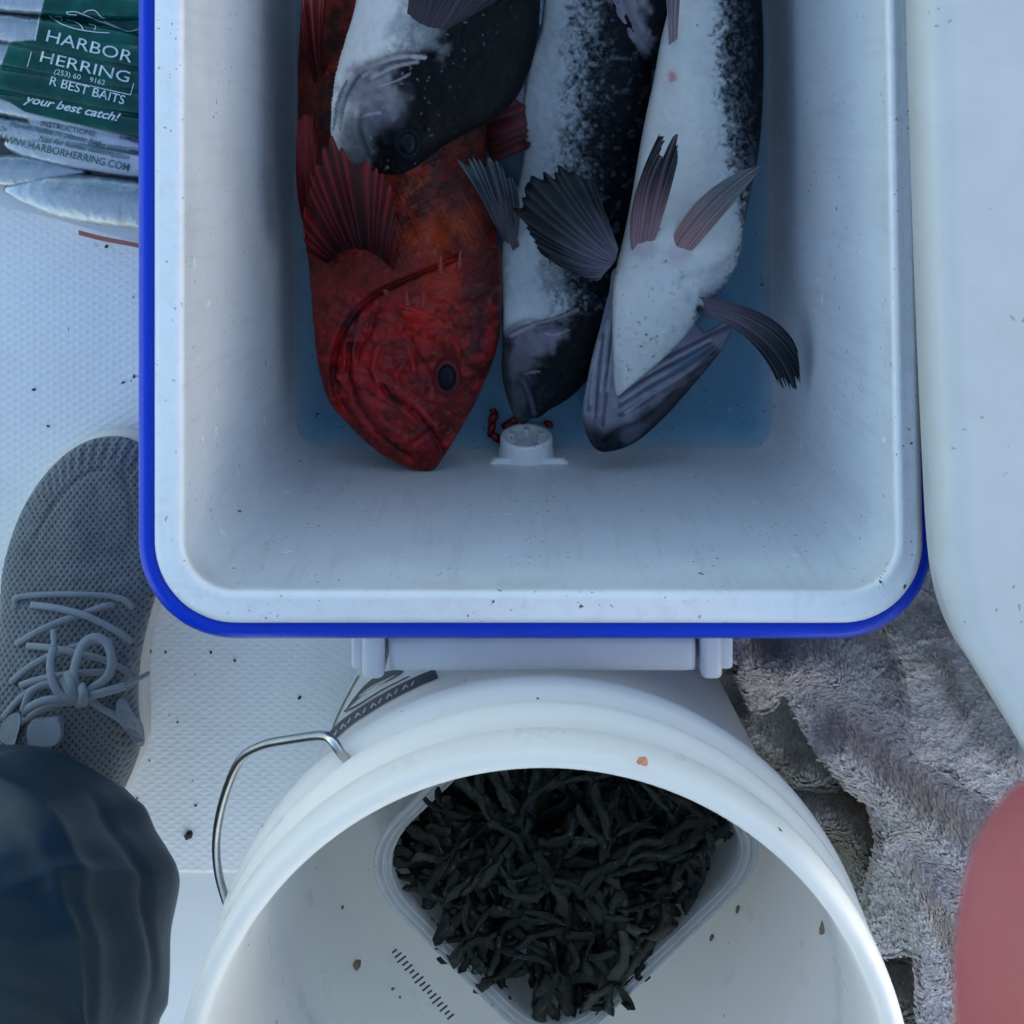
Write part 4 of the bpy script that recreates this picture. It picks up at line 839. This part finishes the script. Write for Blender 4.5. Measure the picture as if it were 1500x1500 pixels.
decal([(526, 1021), (545, 1006), (570, 994), (580, 990), (560, 1003), (540, 1016)], M['bucket'], 'printed_letter')

# tub
tub = thing('plastic_tub', 'clear square plastic tub of seaweed set cornerwise in the bucket', 'tub', U(830, 1270, .02))
TZ = .165
def tubf():
    cx, cy = 832, 1262
    def ring(sc, z, rad=70):
        c = [(cx-322*sc, cy+4), (cx-8*sc, cy-296*sc), (cx+318*sc, cy-22*sc), (cx-22*sc, cy+300*sc)]
        p = []
        for i in range(4):
            a, b, d = np.array(c[i-1]), np.array(c[i]), np.array(c[(i+1) % 4]); u = (a-b)/np.linalg.norm(a-b); v = (d-b)/np.linalg.norm(d-b)
            for t in np.linspace(0, 1, 11):
                A = b+u*rad*1.5*sc; B = b+v*rad*1.5*sc; p.append((1-t)**2*A+2*t*(1-t)*b+t*t*B)
        q = np.array(p); return resample(np.vstack([q, q[:1]]), 161, False)[:-1], z
    rs = []
    for sc, z in ((.80, .012), (.84, .02), (.92, TZ-.035), (.94, TZ-.030), (.95, TZ-.014), (.97, TZ-.012), (.985, TZ-.010), (1.0, TZ-.006), (1.005, TZ-.002), (1.0, TZ+.001), (.985, TZ+.0014), (.978, TZ-.0008), (.968, TZ-.0012), (.958, TZ+.0010), (.948, TZ+.0010), (.94, TZ-.0018), (.93, TZ-.0022), (.92, TZ+.0002), (.912, TZ-.0004), (.90, TZ-.008), (.88, TZ-.030), (.86, TZ-.034), (.8, TZ-.034)):
        q, _ = ring(sc, TZ); d = Un(q[:, 0], q[:, 1], np.full(len(q), TZ)); d[:, 2] = z; rs.append(d)
    loft('tub_body', rs, M['tub'], tub, True, True)
    # moulded dashes along the lower left lip
    for k in range(17):
        t = k/16; x, y = 577+t*82, 1392+t*96; l = 5+(k*37 % 5)
        p = [U(x-l*.7, y+l*.55, TZ+.0035), U(x+l*.7, y-l*.55, TZ+.0035), U(x+l*.7+2, y-l*.55+2.4, TZ+.0035), U(x-l*.7+2, y+l*.55+2.4, TZ+.0035)]
        mk('moulded_dash', p, [(0, 1, 2, 3)], M['print'], tub, False)
tubf()
# seaweed: forked ribbons
def seaweed():
    OUT = np.array([(590, 1235), (640, 1165), (700, 1120), (830, 1110), (960, 1120), (1040, 1180), (1062, 1225), (1030, 1260), (1012, 1312), (985, 1352), (955, 1400), (938, 1460), (900, 1482), (850, 1478), (790, 1490), (752, 1466), (705, 1452), (690, 1425), (648, 1400), (640, 1345), (612, 1310), (584, 1285)], float)
    ibx = Infl(OUT, 6.0); V, Fs, C = [], [], []
    rg = np.random.default_rng(5)
    TUBIN = [(832-300*.89, 1266), (832-8, 1262-286*.89), (832+300*.89, 1240), (832-22, 1262+286*.89)]; TUBIN = np.array(catmull(TUBIN, 30, True))
    OUTG = np.array([(a+(a-825)*.035, b+(b-1300)*.035) for a, b in OUT])
    def frond(x, y, ang, wd, ln, lvl, z, tone, tw0):
        """a strap that forks; midrib raised, edges waved"""
        n = max(5, int(ln/7)); P = [(x, y)]; a = ang; da = rg.normal(0, .05)
        for i in range(n):
            da = da*.85+rg.normal(0, .07); a += da; x += math.cos(a)*ln/n; y += math.sin(a)*ln/n; P.append((x, y))
        P = np.array(P); ok = inside(P[:, 0], P[:, 1], OUTG)
        if not ok.all():
            k_ = int(np.argmin(ok)); lvl = 0
            if k_ < 3: return
            P = P[:k_+1]; n = k_
        t = np.gradient(P, axis=0); t /= np.linalg.norm(t, axis=1)[:, None]; nn = np.c_[-t[:, 1], t[:, 0]]
        u = np.linspace(0, 1, n+1); last = lvl <= 0
        w_ = wd*(.9+.16*u)*(1-(.75*sm(.72, 1.02, u)**2 if last else 0))*(1+.22*(vnoise(u*ln*.11, u*0+rg.uniform(0, 90), 4)-.5))
        w_[-1] *= .55 if last else 1
        hz = ibx(P[:, 0], P[:, 1]); zz = z+.00010*hz+.0035*np.sin(u*rg.uniform(1, 4)+rg.uniform(0, 6))+.004*u*rg.normal(0, .5); zz = zz-(zz[0]-z-.00010*hz[0])*(1-u)
        zz = np.where(inside(P[:, 0], P[:, 1], TUBIN), zz, np.maximum(zz, TZ+.004))
        tw = tw0+rg.normal(0, .22)*u; b0 = len(V)
        for i in range(n+1):
            e1, e2 = rg.normal(0, 1.1, 2)
            for s_, dz in ((-1, -.0002), (-.45, .0001), (0, .0006), (.45, .0001), (1, -.0002)):
                q = P[i]+nn[i]*(s_*w_[i]/2*max(.5, abs(math.cos(tw[i])))+(e1 if s_ == -1 else e2 if s_ == 1 else 0))
                V.append(U(q[0], q[1], zz[i]+dz+s_*w_[i]/2*math.sin(tw[i])*.00033+(.0007*math.sin(i*1.1+s_*2.4))))
                C.append(tone*(1.3 if s_ == 0 else 1)*(.7+.6*rg.random()))
        for i in range(n):
            for j in range(4): a0 = b0+i*5+j; Fs.append((a0, a0+1, a0+6, a0+5))
        if lvl > 0:
            for s_ in (-1, 1):
                if rg.random() < .95: frond(P[-1][0]-math.cos(a)*wd*.3+nn[-1][0]*s_*wd*.2, P[-1][1]-math.sin(a)*wd*.3+nn[-1][1]*s_*wd*.2, a+s_*rg.uniform(.2, .55), wd*rg.uniform(.72, .9), ln*rg.uniform(.6, .95), lvl-1, zz[-1], tone, tw[-1])
    k = 0
    while k < 104:
        topl = k > 58
        x, y = rg.uniform(585, 1062), rg.uniform(1112, 1482)
        if not inside(np.array([x]), np.array([y]), OUT)[0]: continue
        cx, cy = 825, 1250; out = math.atan2(y-cy, x-cx); hz = float(ibx(np.array([x]), np.array([y]))[0]); edge = hz < 90
        ang = out+rg.normal(0, .5) if edge else (math.pi/2 if rg.random() < .7 else -math.pi/2)+rg.normal(0, .7)
        d_ = rg.uniform(70, 130) if edge else 40; x, y = x-math.cos(ang)*d_, y-math.sin(ang)*d_
        g = rg.random(); tone = np.array((.004, .006, .006))*(1-g)+np.array((.012, .016, .012))*g
        if rg.random() < .07: tone = np.array((.045, .045, .028))
        frond(x, y, ang, rg.uniform(14, 25) if topl else rg.uniform(18, 36), rg.uniform(75, 125) if topl else rg.uniform(60, 95), 2, rg.uniform(.150, .162) if topl else rg.uniform(.128, .150)-(.006 if edge else 0), tone*(rg.uniform(.6, 1.8) if topl else .7), rg.normal(0, .35)); k += 1
    # body of the heap below the top fronds
    o = mk('seaweed', V, Fs, M['weed'], None, True, np.clip(np.array(C), .003, 1))
    props(o, 'heap of wet dark forked seaweed filling the tub in the bucket', 'seaweed', None, 'stuff')
    md = o.modifiers.new('thickness', 'SOLIDIFY'); md.thickness = .0009
    c = [(a+(825-a)*.17, b+(1300-b)*.17) for a, b in OUT]
    hp, _ = relief('seaweed_heap', c, .132, .16, M['weed'], None, 4, lambda x, y, h: .022*(np.abs(fbm(x, y*.6, 26, 3, 3)-.5))-.012+.004*(fbm(x, y, 8, 7)-.5), lambda x, y, h: np.clip(flat(x, (.005, .007, .006))*(1+3*sm(.5, .7, fbm(x, y, 18, 9)))[:, None], 0, 1), kb=.3)
    props(hp, 'packed dark seaweed under the loose fronds in the tub', 'seaweed', None, 'stuff')
seaweed()

# ------------------------------------------------------------------ fluffy towels
def towel_part(name, outline, z0, folds, paint, parent, region, ntuft, flow, seed, k=.3, sp=6.0, length=.0040, mh=40):
    def disp(x, y, h):
        g = .006*(fbm(x, y, 60, seed)-.5)+.002*(fbm(x, y, 18, seed+3)-.5)
        for p, wd, hgt in folds: g = g-crease(x, y, p, wd, hgt)
        return g
    o, d = relief(name, outline, z0, k, M['towel'], parent, sp, disp, lambda x, y, h: paint(x, y), maxh=mh, floor=.0005)
    # pile: bent blades standing on the cloth
    me = o.data; me.calc_loop_triangles(); V = np.array([v.co[:] for v in me.vertices]); T = np.array([t.vertices[:] for t in me.loop_triangles])
    A, B, Cc = V[T[:, 0]], V[T[:, 1]], V[T[:, 2]]; nrm = np.cross(B-A, Cc-A); ar = np.linalg.norm(nrm, axis=1); nrm = nrm/(ar[:, None]+1e-12)
    s = H-(A[:, 2]); px = CX+A[:, 0]*F/s; py = CY-A[:, 1]*F/s
    ok = (nrm[:, 2] > .05) & (px > region[0]) & (px < region[2]) & (py > region[1]) & (py < region[3]); wgt = ar*ok; wgt /= wgt.sum()
    rg = np.random.default_rng(seed); idx = rg.choice(len(T), ntuft, p=wgt); r1, r2 = rg.random((2, ntuft)); q = r1 > 1-r2; r1[q], r2[q] = 1-r1[q], 1-r2[q]
    P = A[idx]+(B-A)[idx]*r1[:, None]+(Cc-A)[idx]*r2[:, None]; N_ = nrm[idx]
    s = H-P[:, 2]; px = CX+P[:, 0]*F/s; py = CY-P[:, 1]*F/s
    an = flow+2.6*(fbm(px, py, 70, seed+7)-.5)+1.5*(fbm(px, py, 20, seed+17)-.5)+rg.normal(0, .45, ntuft)
    ln = length*rg.uniform(.6, 1.25, ntuft); wd = .00066*rg.uniform(.7, 1.3, ntuft)
    D = np.c_[np.cos(an), np.sin(an), np.zeros(ntuft)]; D -= N_*(D*N_).sum(1)[:, None]; D /= np.linalg.norm(D, axis=1)[:, None]; S = np.cross(D, N_)
    mid = P+N_*(ln*.40)[:, None]+D*(ln*.40)[:, None]; tip = P+N_*(ln*.52)[:, None]+D*(ln*.95)[:, None]
    vs = np.stack([P-S*wd[:, None]-N_*.0008, P+S*wd[:, None]-N_*.0008, mid-S*wd[:, None]*1.1, mid+S*wd[:, None]*1.1, tip-S*wd[:, None]*.5, tip+S*wd[:, None]*.5], 1).reshape(-1, 3)
    b = np.arange(ntuft)*6; fs = np.concatenate([np.stack([b, b+1, b+3, b+2], 1), np.stack([b+2, b+3, b+5, b+4], 1)])
    c = paint(px, py)*rg.uniform(.8, 1.25, (ntuft, 1)); c = np.repeat(c, 6, 0); c.reshape(-1, 6, 3)[:, :2] *= .95
    f = mk('pile', vs, fs, M['towel'], o, True, np.clip(c, 0, 1)); f['kind'] = 'stuff'
    return o
def greyp(x, y):
    c = flat(x, (.86, .79, .79)); n = fbm(x, y, 60, 3); c = mixc(c, sm(.45, .7, n)*.4, (.76, .72, .74)); c = mixc(c, sm(.5, .7, fbm(x, y, 90, 8))*.45, (.84, .78, .68))
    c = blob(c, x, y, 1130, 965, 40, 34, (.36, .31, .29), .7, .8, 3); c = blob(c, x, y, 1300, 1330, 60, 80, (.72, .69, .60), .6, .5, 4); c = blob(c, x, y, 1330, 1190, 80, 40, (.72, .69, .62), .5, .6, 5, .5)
    return c
def brownp(x, y):
    c = flat(x, (.66, .63, .57)); n = fbm(x, y, 34, 13); c = mixc(c, sm(.45, .65, n)*.6, (.27, .22, .16)); c = mixc(c, sm(.5, .7, fbm(x, y, 60, 18))*.5, (.56, .54, .50)); c = blob(c, x, y, 1250, 1220, 40, 60, (.36, .29, .2), .7, .6, 3)
    return c
tw = thing('towel', 'fluffy grey towel heaped between the cooler and the boat seat', 'towel', U(1350, 1100, 0))
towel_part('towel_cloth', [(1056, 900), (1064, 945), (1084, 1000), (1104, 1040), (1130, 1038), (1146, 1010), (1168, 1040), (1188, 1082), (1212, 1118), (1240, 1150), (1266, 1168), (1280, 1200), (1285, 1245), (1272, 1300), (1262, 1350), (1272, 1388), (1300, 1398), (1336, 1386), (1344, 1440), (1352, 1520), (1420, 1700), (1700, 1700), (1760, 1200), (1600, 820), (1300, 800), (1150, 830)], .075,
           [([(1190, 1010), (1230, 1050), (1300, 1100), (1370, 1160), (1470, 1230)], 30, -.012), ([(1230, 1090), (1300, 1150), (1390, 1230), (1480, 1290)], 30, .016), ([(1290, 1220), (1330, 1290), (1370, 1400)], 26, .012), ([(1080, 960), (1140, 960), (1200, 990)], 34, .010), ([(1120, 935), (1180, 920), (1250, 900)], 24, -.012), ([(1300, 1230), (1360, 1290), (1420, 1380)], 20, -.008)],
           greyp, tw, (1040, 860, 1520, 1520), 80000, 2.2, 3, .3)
towel_part('towel_fold', [(1302, 900), (1316, 960), (1332, 1015), (1336, 1060), (1346, 1100), (1392, 1134), (1440, 1162), (1500, 1192), (1620, 1240), (1760, 1150), (1650, 800), (1420, 760), (1330, 800)], .112,
           [([(1340, 930), (1400, 1020), (1460, 1100), (1530, 1160)], 40, .008), ([(1380, 950), (1430, 1050), (1500, 1120)], 22, -.006)],
           greyp, tw, (1290, 820, 1520, 1260), 40000, 2.6, 9, .35, mh=36)
tb = thing('towel', 'dirty brownish towel crumpled beside the bucket, partly under the grey towel', 'towel', U(1180, 1200, 0))
towel_part('towel_cloth', [(1000, 960), (1060, 970), (1120, 1000), (1180, 1020), (1260, 1100), (1320, 1200), (1360, 1350), (1380, 1560), (1240, 1560), (1180, 1300), (1060, 1120)], .035,
           [([(1090, 1040), (1130, 1090), (1200, 1130)], 30, .018), ([(1130, 1150), (1190, 1146), (1250, 1150)], 12, -.022), ([(1160, 1180), (1210, 1180), (1250, 1230), (1240, 1320)], 34, .022), ([(1270, 1240), (1255, 1310), (1240, 1360)], 12, -.014), ([(1280, 1405), (1330, 1420)], 14, -.02), ([(1290, 1450), (1340, 1470)], 16, .01)],
           brownp, tb, (1000, 940, 1400, 1520), 52000, 1.9, 19, .35)

# ------------------------------------------------------------------ the person: shoe, trouser leg, fingertip
per = thing('person', 'person in dark navy trousers and a grey knit trainer, one fingertip near the lens', 'person', (-.29, -.36, 0))
def knit(t, tc):
    N, L = t.nodes, t.links; mp = N.new('ShaderNodeMapping'); mp.inputs['Rotation'].default_value = (0, 0, .75); mp.inputs['Scale'].default_value = (350, 285, 0); L.new(tc.outputs['Object'], mp.inputs[0])
    v = N.new('ShaderNodeTexVoronoi'); v.inputs['Scale'].default_value = 1; v.inputs['Randomness'].default_value = .12; L.new(mp.outputs[0], v.inputs[0])
    return v.outputs['Distance']
def knit_mat():
    m = pmat('grey knit upper', (.135, .15, .165), .85, .2, noise=[(30, .5, (.1, .105, .11)), (300, .25, (.24, .25, .27))], bump=[('custom', .9, .0016, knit), (900, .25, .0004)], sheen=.2)
    t = m.node_tree; b = t.nodes['Principled BSDF']; tc = t.nodes.new('ShaderNodeTexCoord'); o_ = knit(t, tc)
    src = b.inputs['Base Color'].links[0].from_socket; r = t.nodes.new('ShaderNodeMapRange'); t.links.new(o_, r.inputs[0]); r.inputs[1].default_value = .10; r.inputs[2].default_value = .34; r.inputs[3].default_value = .95; r.inputs[4].default_value = 0
    x = t.nodes.new('ShaderNodeMixRGB'); t.links.new(r.outputs[0], x.inputs[0]); t.links.new(src, x.inputs[1]); x.inputs[2].default_value = (.022, .028, .034, 1); t.links.new(x.outputs[0], b.inputs['Base Color'])
    bp = [n for n in t.nodes if n.type == 'BUMP'][0]
    return m
M['knit'] = knit_mat()
shoe = bpy.data.objects.new('shoe', None); COL.objects.link(shoe); shoe.parent = per
SO = [(2, 900), (3, 850), (14, 795), (36, 740), (70, 690), (110, 655), (150, 640), (190, 642), (222, 665), (240, 710), (244, 770), (238, 830), (226, 880), (214, 925), (205, 975), (203, 1030), (207, 1070), (203, 1105), (180, 1160), (135, 1240), (80, 1300), (20, 1300), (-25, 1200), (-30, 1100), (-18, 1000), (-4, 940)]
ZS = lambda x, y: .028+.012*sm(800, 1000, y)
def shoed(x, y, h):
    g = .022*sm(800, 1080, y)*sm(0, 60, h); d, _, _ = dseg(x, y, catmull(SO, 8, True))
    rib = .0007*np.cos(np.arctan2(y-830, x-130)*70)*sm(40, 20, d)*sm(870, 780, y)
    g = g+rib-.001*sm(5, 2, np.abs(d-42))*sm(800, 760, y)+crease(x, y, [(60, 800), (120, 815), (190, 800)], 14, .0012)+crease(x, y, [(50, 835), (120, 845), (200, 830)], 10, .001)
    g += .003*(fbm(x, y, 40, 4)-.5)
    return g
up, UPT = relief('shoe_upper', SO, ZS, .40, M['knit'], shoe, 3.2, shoed, None, kb=.2, floor=.02)
def shoez(x, y):
    i = np.argmin((UPT['x']-x)**2+(UPT['y']-y)**2); return float(UPT['z'][i])
def outl(off, z):
    p = catmull(SO, 8, True); W = Un(p[:, 0], p[:, 1], np.full(len(p), .03)); t = np.roll(W, -1, 0)-np.roll(W, 1, 0); t /= np.linalg.norm(t[:, :2], axis=1)[:, None]; n = np.c_[-t[:, 1], t[:, 0], 0*t[:, 0]]
    if ((W.mean(0)-W)*n).sum() > 0: n = -n
    q = W+n*off; q[:, 2] = z; return q
loft('sole', [outl(-.006, .0006), outl(-.001, .003), outl(.0008, .010), outl(.0008, .018), outl(-.001, .024), outl(-.006, .025)], M['sole'], shoe, True, True)
def lace(pts, r=.0022, lift=.002, name='lace', mat=None):
    P = []
    for p in pts:
        x, y = p[0], p[1]; e = p[2] if len(p) > 2 else 0
        # the px is where it is seen: raise along the shoe surface
        z = shoez(x, y)+lift+e; P.append(U(x, y, z))
    return tube(name, P, r, mat or M['lace'], shoe, 10, .003, flat=.6)
lace([(24, 892, -.003), (22, 880), (30, 874), (70, 871), (120, 871), (165, 874), (188, 882), (192, 890, -.003)])
lace([(46, 886, -.002), (80, 890, .001), (120, 900, .002), (150, 913, .001), (180, 930), (192, 940, -.002)])
lace([(24, 944, -.002), (50, 928), (85, 912), (120, 900, -.001), (150, 889), (168, 886, -.002)])
lace([(40, 946, -.002), (75, 949, .001), (110, 956, .002), (150, 966), (180, 980), (196, 992, -.002)])
lace([(16, 1000, -.002), (45, 976), (80, 958), (120, 945), (150, 940), (165, 940, -.002)])
lace([(30, 1004, -.002), (55, 996, .001), (85, 990, .002), (120, 986, .001), (150, 985), (165, 990, -.003)])
lace([(6, 1050, -.002), (25, 1028), (48, 1010), (75, 1002)])
lace([(0, 1080, -.002), (30, 1058), (60, 1040), (90, 1030), (110, 1028)])
lace([(128, 1022), (150, 1038), (175, 1052), (196, 1066, -.002)])
# bow and knot
lace([(118, 1020, .005), (108, 990, .008), (118, 950, .011), (135, 934, .012), (155, 940, .011), (164, 965, .010), (158, 990, .008), (140, 1005, .006), (122, 1018, .004)], .0027, .003, 'lace_loop')
lace([(112, 1024, .005), (85, 1024, .008), (60, 1028, .009), (38, 1040, .008), (34, 1046, .008), (44, 1016, .008), (62, 1004, .008), (78, 1002, .007)], .0026, .003, 'lace_loop')
lace([(110, 1026, .005), (90, 1020, .008), (77, 998, .010), (74, 970, .010), (79, 948, .010)], .0026, .003, 'lace_end')
lace([(79, 950, .010), (79, 938, .011), (78, 922, .012)], .0018, .003, 'lace_tip', M['strap'])
lace([(120, 1022, .004), (145, 1016, .007), (180, 1006, .008), (184, 1004, .008)], .0026, .003, 'lace_end')
lace([(182, 1005, .008), (200, 996, .009), (217, 987, .010)], .0017, .003, 'lace_tip', M['strap'])
lace([(98, 984, .008), (104, 1002, .009), (110, 1018, .006), (118, 1034, .004)], .0029, .003, 'lace_knot')
lace([(118, 1004, .007), (122, 1016, .009), (121, 1032, .005)], .0029, .003, 'lace_knot')
lace([(90, 994, .006), (100, 1012, .008), (112, 1026, .005)], .0027, .003, 'lace_knot')
# pull tab on the tongue, eyelet straps
def patch(name, pts, lift, mat, parent, th=.0012):
    c = catmull(pts, 5, True); zc = [shoez(*p)+lift for p in c]; top = np.array([U(p[0], p[1], z) for p, z in zip(c, zc)]); bot = top-np.array((0, 0, th)); n = len(c)
    return mk(name, np.vstack([top, bot]), [tuple(range(n))]+[tuple(range(n, 2*n))[::-1]]+[(i, n+i, n+(i+1) % n, (i+1) % n) for i in range(n)], mat, parent, False)
patch('pull_tab', [(42, 1062), (66, 1056), (86, 1058), (86, 1088), (64, 1094), (42, 1092)], .012, M['strap'], shoe, .006)
patch('eyelet_strap', [(-6, 1075), (12, 1050), (28, 1046), (28, 1066), (14, 1110), (-4, 1140), (-20, 1140)], .004, M['strap'], shoe)
patch('eyelet_strap', [(172, 1026), (184, 1026), (196, 1048), (208, 1062), (211, 1090), (200, 1090), (180, 1066), (170, 1050)], .004, M['strap'], shoe)
# trouser leg, from the cuff to the hip
def leg():
    K = [(.100, -.300, -.4185, .080, .074), (.106, -.299, -.4180, .088, .079), (.120, -.296, -.4180, .098, .084), (.15, -.290, -.420, .106, .090), (.19, -.287, -.424, .106, .094), (.24, -.284, -.430, .092, .098), (.30, -.280, -.436, .080, .100), (.38, -.276, -.438, .084, .1), (.48, -.270, -.43, .102, .1), (.56, -.272, -.43, .102, .1), (.66, -.262, -.52, .11, .11), (.76, -.24, -.64, .12, .12), (.84, -.2, -.78, .13, .13)]
    rf = np.random.default_rng(12); FOLDS = [(rf.uniform(.0, 3.2), rf.choice((-1, 1))*rf.uniform(6, 15), rf.uniform(.08, .18), rf.uniform(.12, .40), rf.uniform(.04, .10), rf.choice((-1, 1, 1))*rf.uniform(.003, .007)) for _ in range(18)]
    K = catmull(np.array(K), .004); n = 200; z = np.linspace(K[0, 0], K[-1, 0], 260); a = np.linspace(0, 2*math.pi, n+1)[:-1]; rings = []
    for zz in z:
        cx, cy, rx, ry = [np.interp(zz, K[:, 0], K[:, i]) for i in range(1, 5)]
        s = a/(2*math.pi)*30
        A_ = np.abs(np.sin(3*a+zz*22+1.2*np.sin(zz*30))); wob = 1.0*(.010*(vnoise(np.cos(a)*2.2+5+zz*9, np.sin(a)*2.2+zz*16, 5)-.5)+.007*(1-np.abs(2*vnoise(np.cos(a)*1.6+zz*7+3, np.sin(a)*1.6-zz*19, 8)-1))+.004*(1-np.abs(2*vnoise(np.cos(a)*3.+zz*11, np.sin(a)*3.-zz*26, 18)-1)))-.010
        for a0, sl, w0, zc, zw, A0 in FOLDS:
            da = (a-a0-sl*(zz-zc)+math.pi) % (2*math.pi)-math.pi; wob = wob+A0*np.exp(-np.abs(da/w0)**1.5)*math.exp(-((zz-zc)/zw)**2)
        amp = min(1, (zz-.097)/.03)
        r = 1+0*a; x = cx+(rx+wob*amp)*np.cos(a); y = cy+(ry+wob*amp)*np.sin(a)
        rings.append(np.c_[x, y, np.full(n, zz)+.006*np.sin(a*2+1)*(1 if zz < .12 else 0)*0])
    inner = [rings[0].copy()*1 for _ in range(2)]
    for i, (f, dz) in enumerate(((.985, 0.001), (.96, .03))):
        c0 = rings[0].mean(0); inner[i] = c0+(rings[0]-c0)*f; inner[i][:, 2] += dz
    loft('trouser_leg', [inner[1], inner[0]]+rings, M['trouser'], per, False, True)
leg()
# hand: one continuous skin-modifier mesh, index finger reaching past the lens
def hand():
    tipx, tipy, zt = 1566, 1085, .789
    T = Vector(U(tipx, tipy+60, zt)); 
    nodes = [T+Vector((.0075, .001, 0)), T+Vector((.0045, -.012, .001)), T+Vector((.006, -.026, .004)), T+Vector((.012, -.05, .014)), T+Vector((.020, -.072, .028))]
    V = []; E = []; R = []
    def chain(pts, rad, root=None):
        p = root
        for q, r in zip(pts, rad):
            V.append(Vector(q)); R.append(r); i = len(V)-1
            if p is not None: E.append((p, i))
            p = i
        return p
    wrist = nodes[4]+Vector((.05, -.075, .015))
    w0 = chain([wrist+Vector((.045, -.08, -.005)), wrist, wrist+Vector((-.012, .03, 0))], [.03, .026, .03])
    palm = w0
    k1 = chain([nodes[4]], [.0115], palm); chain([nodes[3], nodes[2], nodes[1], nodes[0]], [.0158, .0156, .0152, .0115], k1)
    base = nodes[4]
    for i, (off, L) in enumerate((((.020, -.006, .004), .9), ((.038, -.016, .004), .8), ((.052, -.03, .002), .65))):
        b = base+Vector(off); k = chain([b], [.0110-.0006*i], palm)
        chain([b+Vector((.006, .030*L, .022*L)), b+Vector((-.006, .045*L, .040*L)), b+Vector((-.018, .034*L, .050*L))], [.0086-.0005*i, .0078-.0005*i, .0066-.0005*i], k)
    tb_ = wrist+Vector((-.030, .016, .012)); k = chain([tb_], [.014], palm-1 if palm > 0 else 0)
    chain([tb_+Vector((-.010, .028, .018)), tb_+Vector((-.006, .05, .032))], [.0105, .0088], k)
    me = bpy.data.meshes.new('hand'); me.from_pydata(V, E, []); o = bpy.data.objects.new('hand', me); COL.objects.link(o)
    sk = o.modifiers.new('skin', 'SKIN'); sk.use_smooth_shade = True
    for i, v in enumerate(me.skin_vertices[0].data): v.radius = (R[i], R[i]); v.use_root = (i == 1)
    sb = o.modifiers.new('sub', 'SUBSURF'); sb.levels = 3; sb.render_levels = 3
    dg = bpy.context.evaluated_depsgraph_get(); m2 = bpy.data.meshes.new_from_object(o.evaluated_get(dg)); bpy.data.objects.remove(o)
    m2.materials.clear(); m2.materials.append(M['skin']); m2.polygons.foreach_set('use_smooth', [True]*len(m2.polygons)); m2.name = 'hand'
    o = bpy.data.objects.new('hand', m2); COL.objects.link(o); o.parent = per; o.matrix_parent_inverse = Vector_inv(per)
    a = wrist+Vector((.02, -.036, -.002)); dr = Vector((.045, -.08, -.005)).normalized()
    tube('sleeve', [a, a+dr*.06, a+dr*.14, a+dr*.28], lambda t: .034+.016*t, M['trouser'], per, 28, .01)
hand()

# ------------------------------------------------------------------ small leavings
def scatter(name, pts, mat, label, cat, r0=.0012, flat_=.35, seed=1):
    """several little lumps: pts are world points (x,y,z,size factor, stretch, angle)"""
    rg = np.random.default_rng(seed); bm = bmesh.new()
    for p, s, st, an in pts:
        g = bmesh.ops.create_icosphere(bm, subdivisions=1, radius=1); ca, sa = math.cos(an), math.sin(an)
        for v in g['verts']:
            q = v.co*(1+rg.uniform(-.2, .2)); x, y, z = q.x*s*r0*st, q.y*s*r0, q.z*s*r0*flat_; v.co = Vector((p[0]+x*ca-y*sa, p[1]+x*sa+y*ca, p[2]+z))
    bm.verts.index_update(); vs = [v.co.copy() for v in bm.verts]; fs = [[v.index for v in f.verts] for f in bm.faces]; bm.free()
    return props(mk(name, vs, fs, mat), label, cat, None, 'stuff')
scatter('blood_spots', [(U(722, 612, .0492), 2.2, 1.4, 1.2), (U(720, 628, .0492), 2, 2, 1.4), (U(726, 640, .0492), 1.8, 2, -.8), (U(745, 624, .0492), 2.3, 1.5, .4), (U(752, 617, .0492), 1.8, 1.4, .3), (U(804, 622, .0492), 1.4, 1.8, -.6), (U(722, 602, .0492), 1, 1.5, .5)], M['blood'], 'dried blood spots on the cooler floor by the drain plug', 'blood spots', .0016, .2)
fl = scatter('fish_scrap', [((*U(940, 1113, .3565)[:2], .3572), 1, 1.2, .4), ((*U(944, 1117, .3565)[:2], .3570), .8, 1, .1)], M['flesh'], 'small orange scrap of fish flesh on the bucket rim', 'fish scrap', .0019, .5); fl['kind'] = 'thing'
gr = []
rg = np.random.default_rng(3)
for k in range(46):
    x, y = rg.uniform(5, 520), rg.uniform(360, 1250)
    if 205 < x and y < 950: continue
    gr.append((U(x, y, .0006), rg.uniform(.3, .9), rg.uniform(1, 1.8), rg.uniform(0, 3)))
gr.append((U(276, 1224, .001), 2.0, 1.4, .6))
scatter('deck_grit', gr, M['grit'], 'specks of dark grit scattered on the white deck', 'grit', .0013, .5)
def inner_wall(px, py):
    """the point of the bucket's inner wall seen at (px,py)"""
    best = None
    for z in np.linspace(.02, .33, 400):
        p = U(px, py, z); e = abs(math.hypot(p[0]-BC.x, p[1]-BC.y)-(rout(z)-.0028))
        if best is None or e < best[0]: best = (e, p)
    p = best[1]; d = Vector((BC.x-p[0], BC.y-p[1], 0)).normalized()*.0006
    return (p[0]+d.x, p[1]+d.y, p[2])
scatter('seed_husks', [(inner_wall(520, 1416), 1.5, 1.7, 1.2), (inner_wall(1082, 1333), .9, 1.8, 1.4), (inner_wall(1207, 1360), 1.1, 2.0, 1.3), (inner_wall(1044, 1375), .8, 1.8, 1.3), (inner_wall(574, 1450), .6, 1.3, .4), (inner_wall(585, 1462), .5, 1.2, .8), (inner_wall(500, 1330), .6, 1.4, .8)], M['seed'], 'brown seed husks and crumbs stuck to the inner bucket wall', 'husks', .0017, .8)
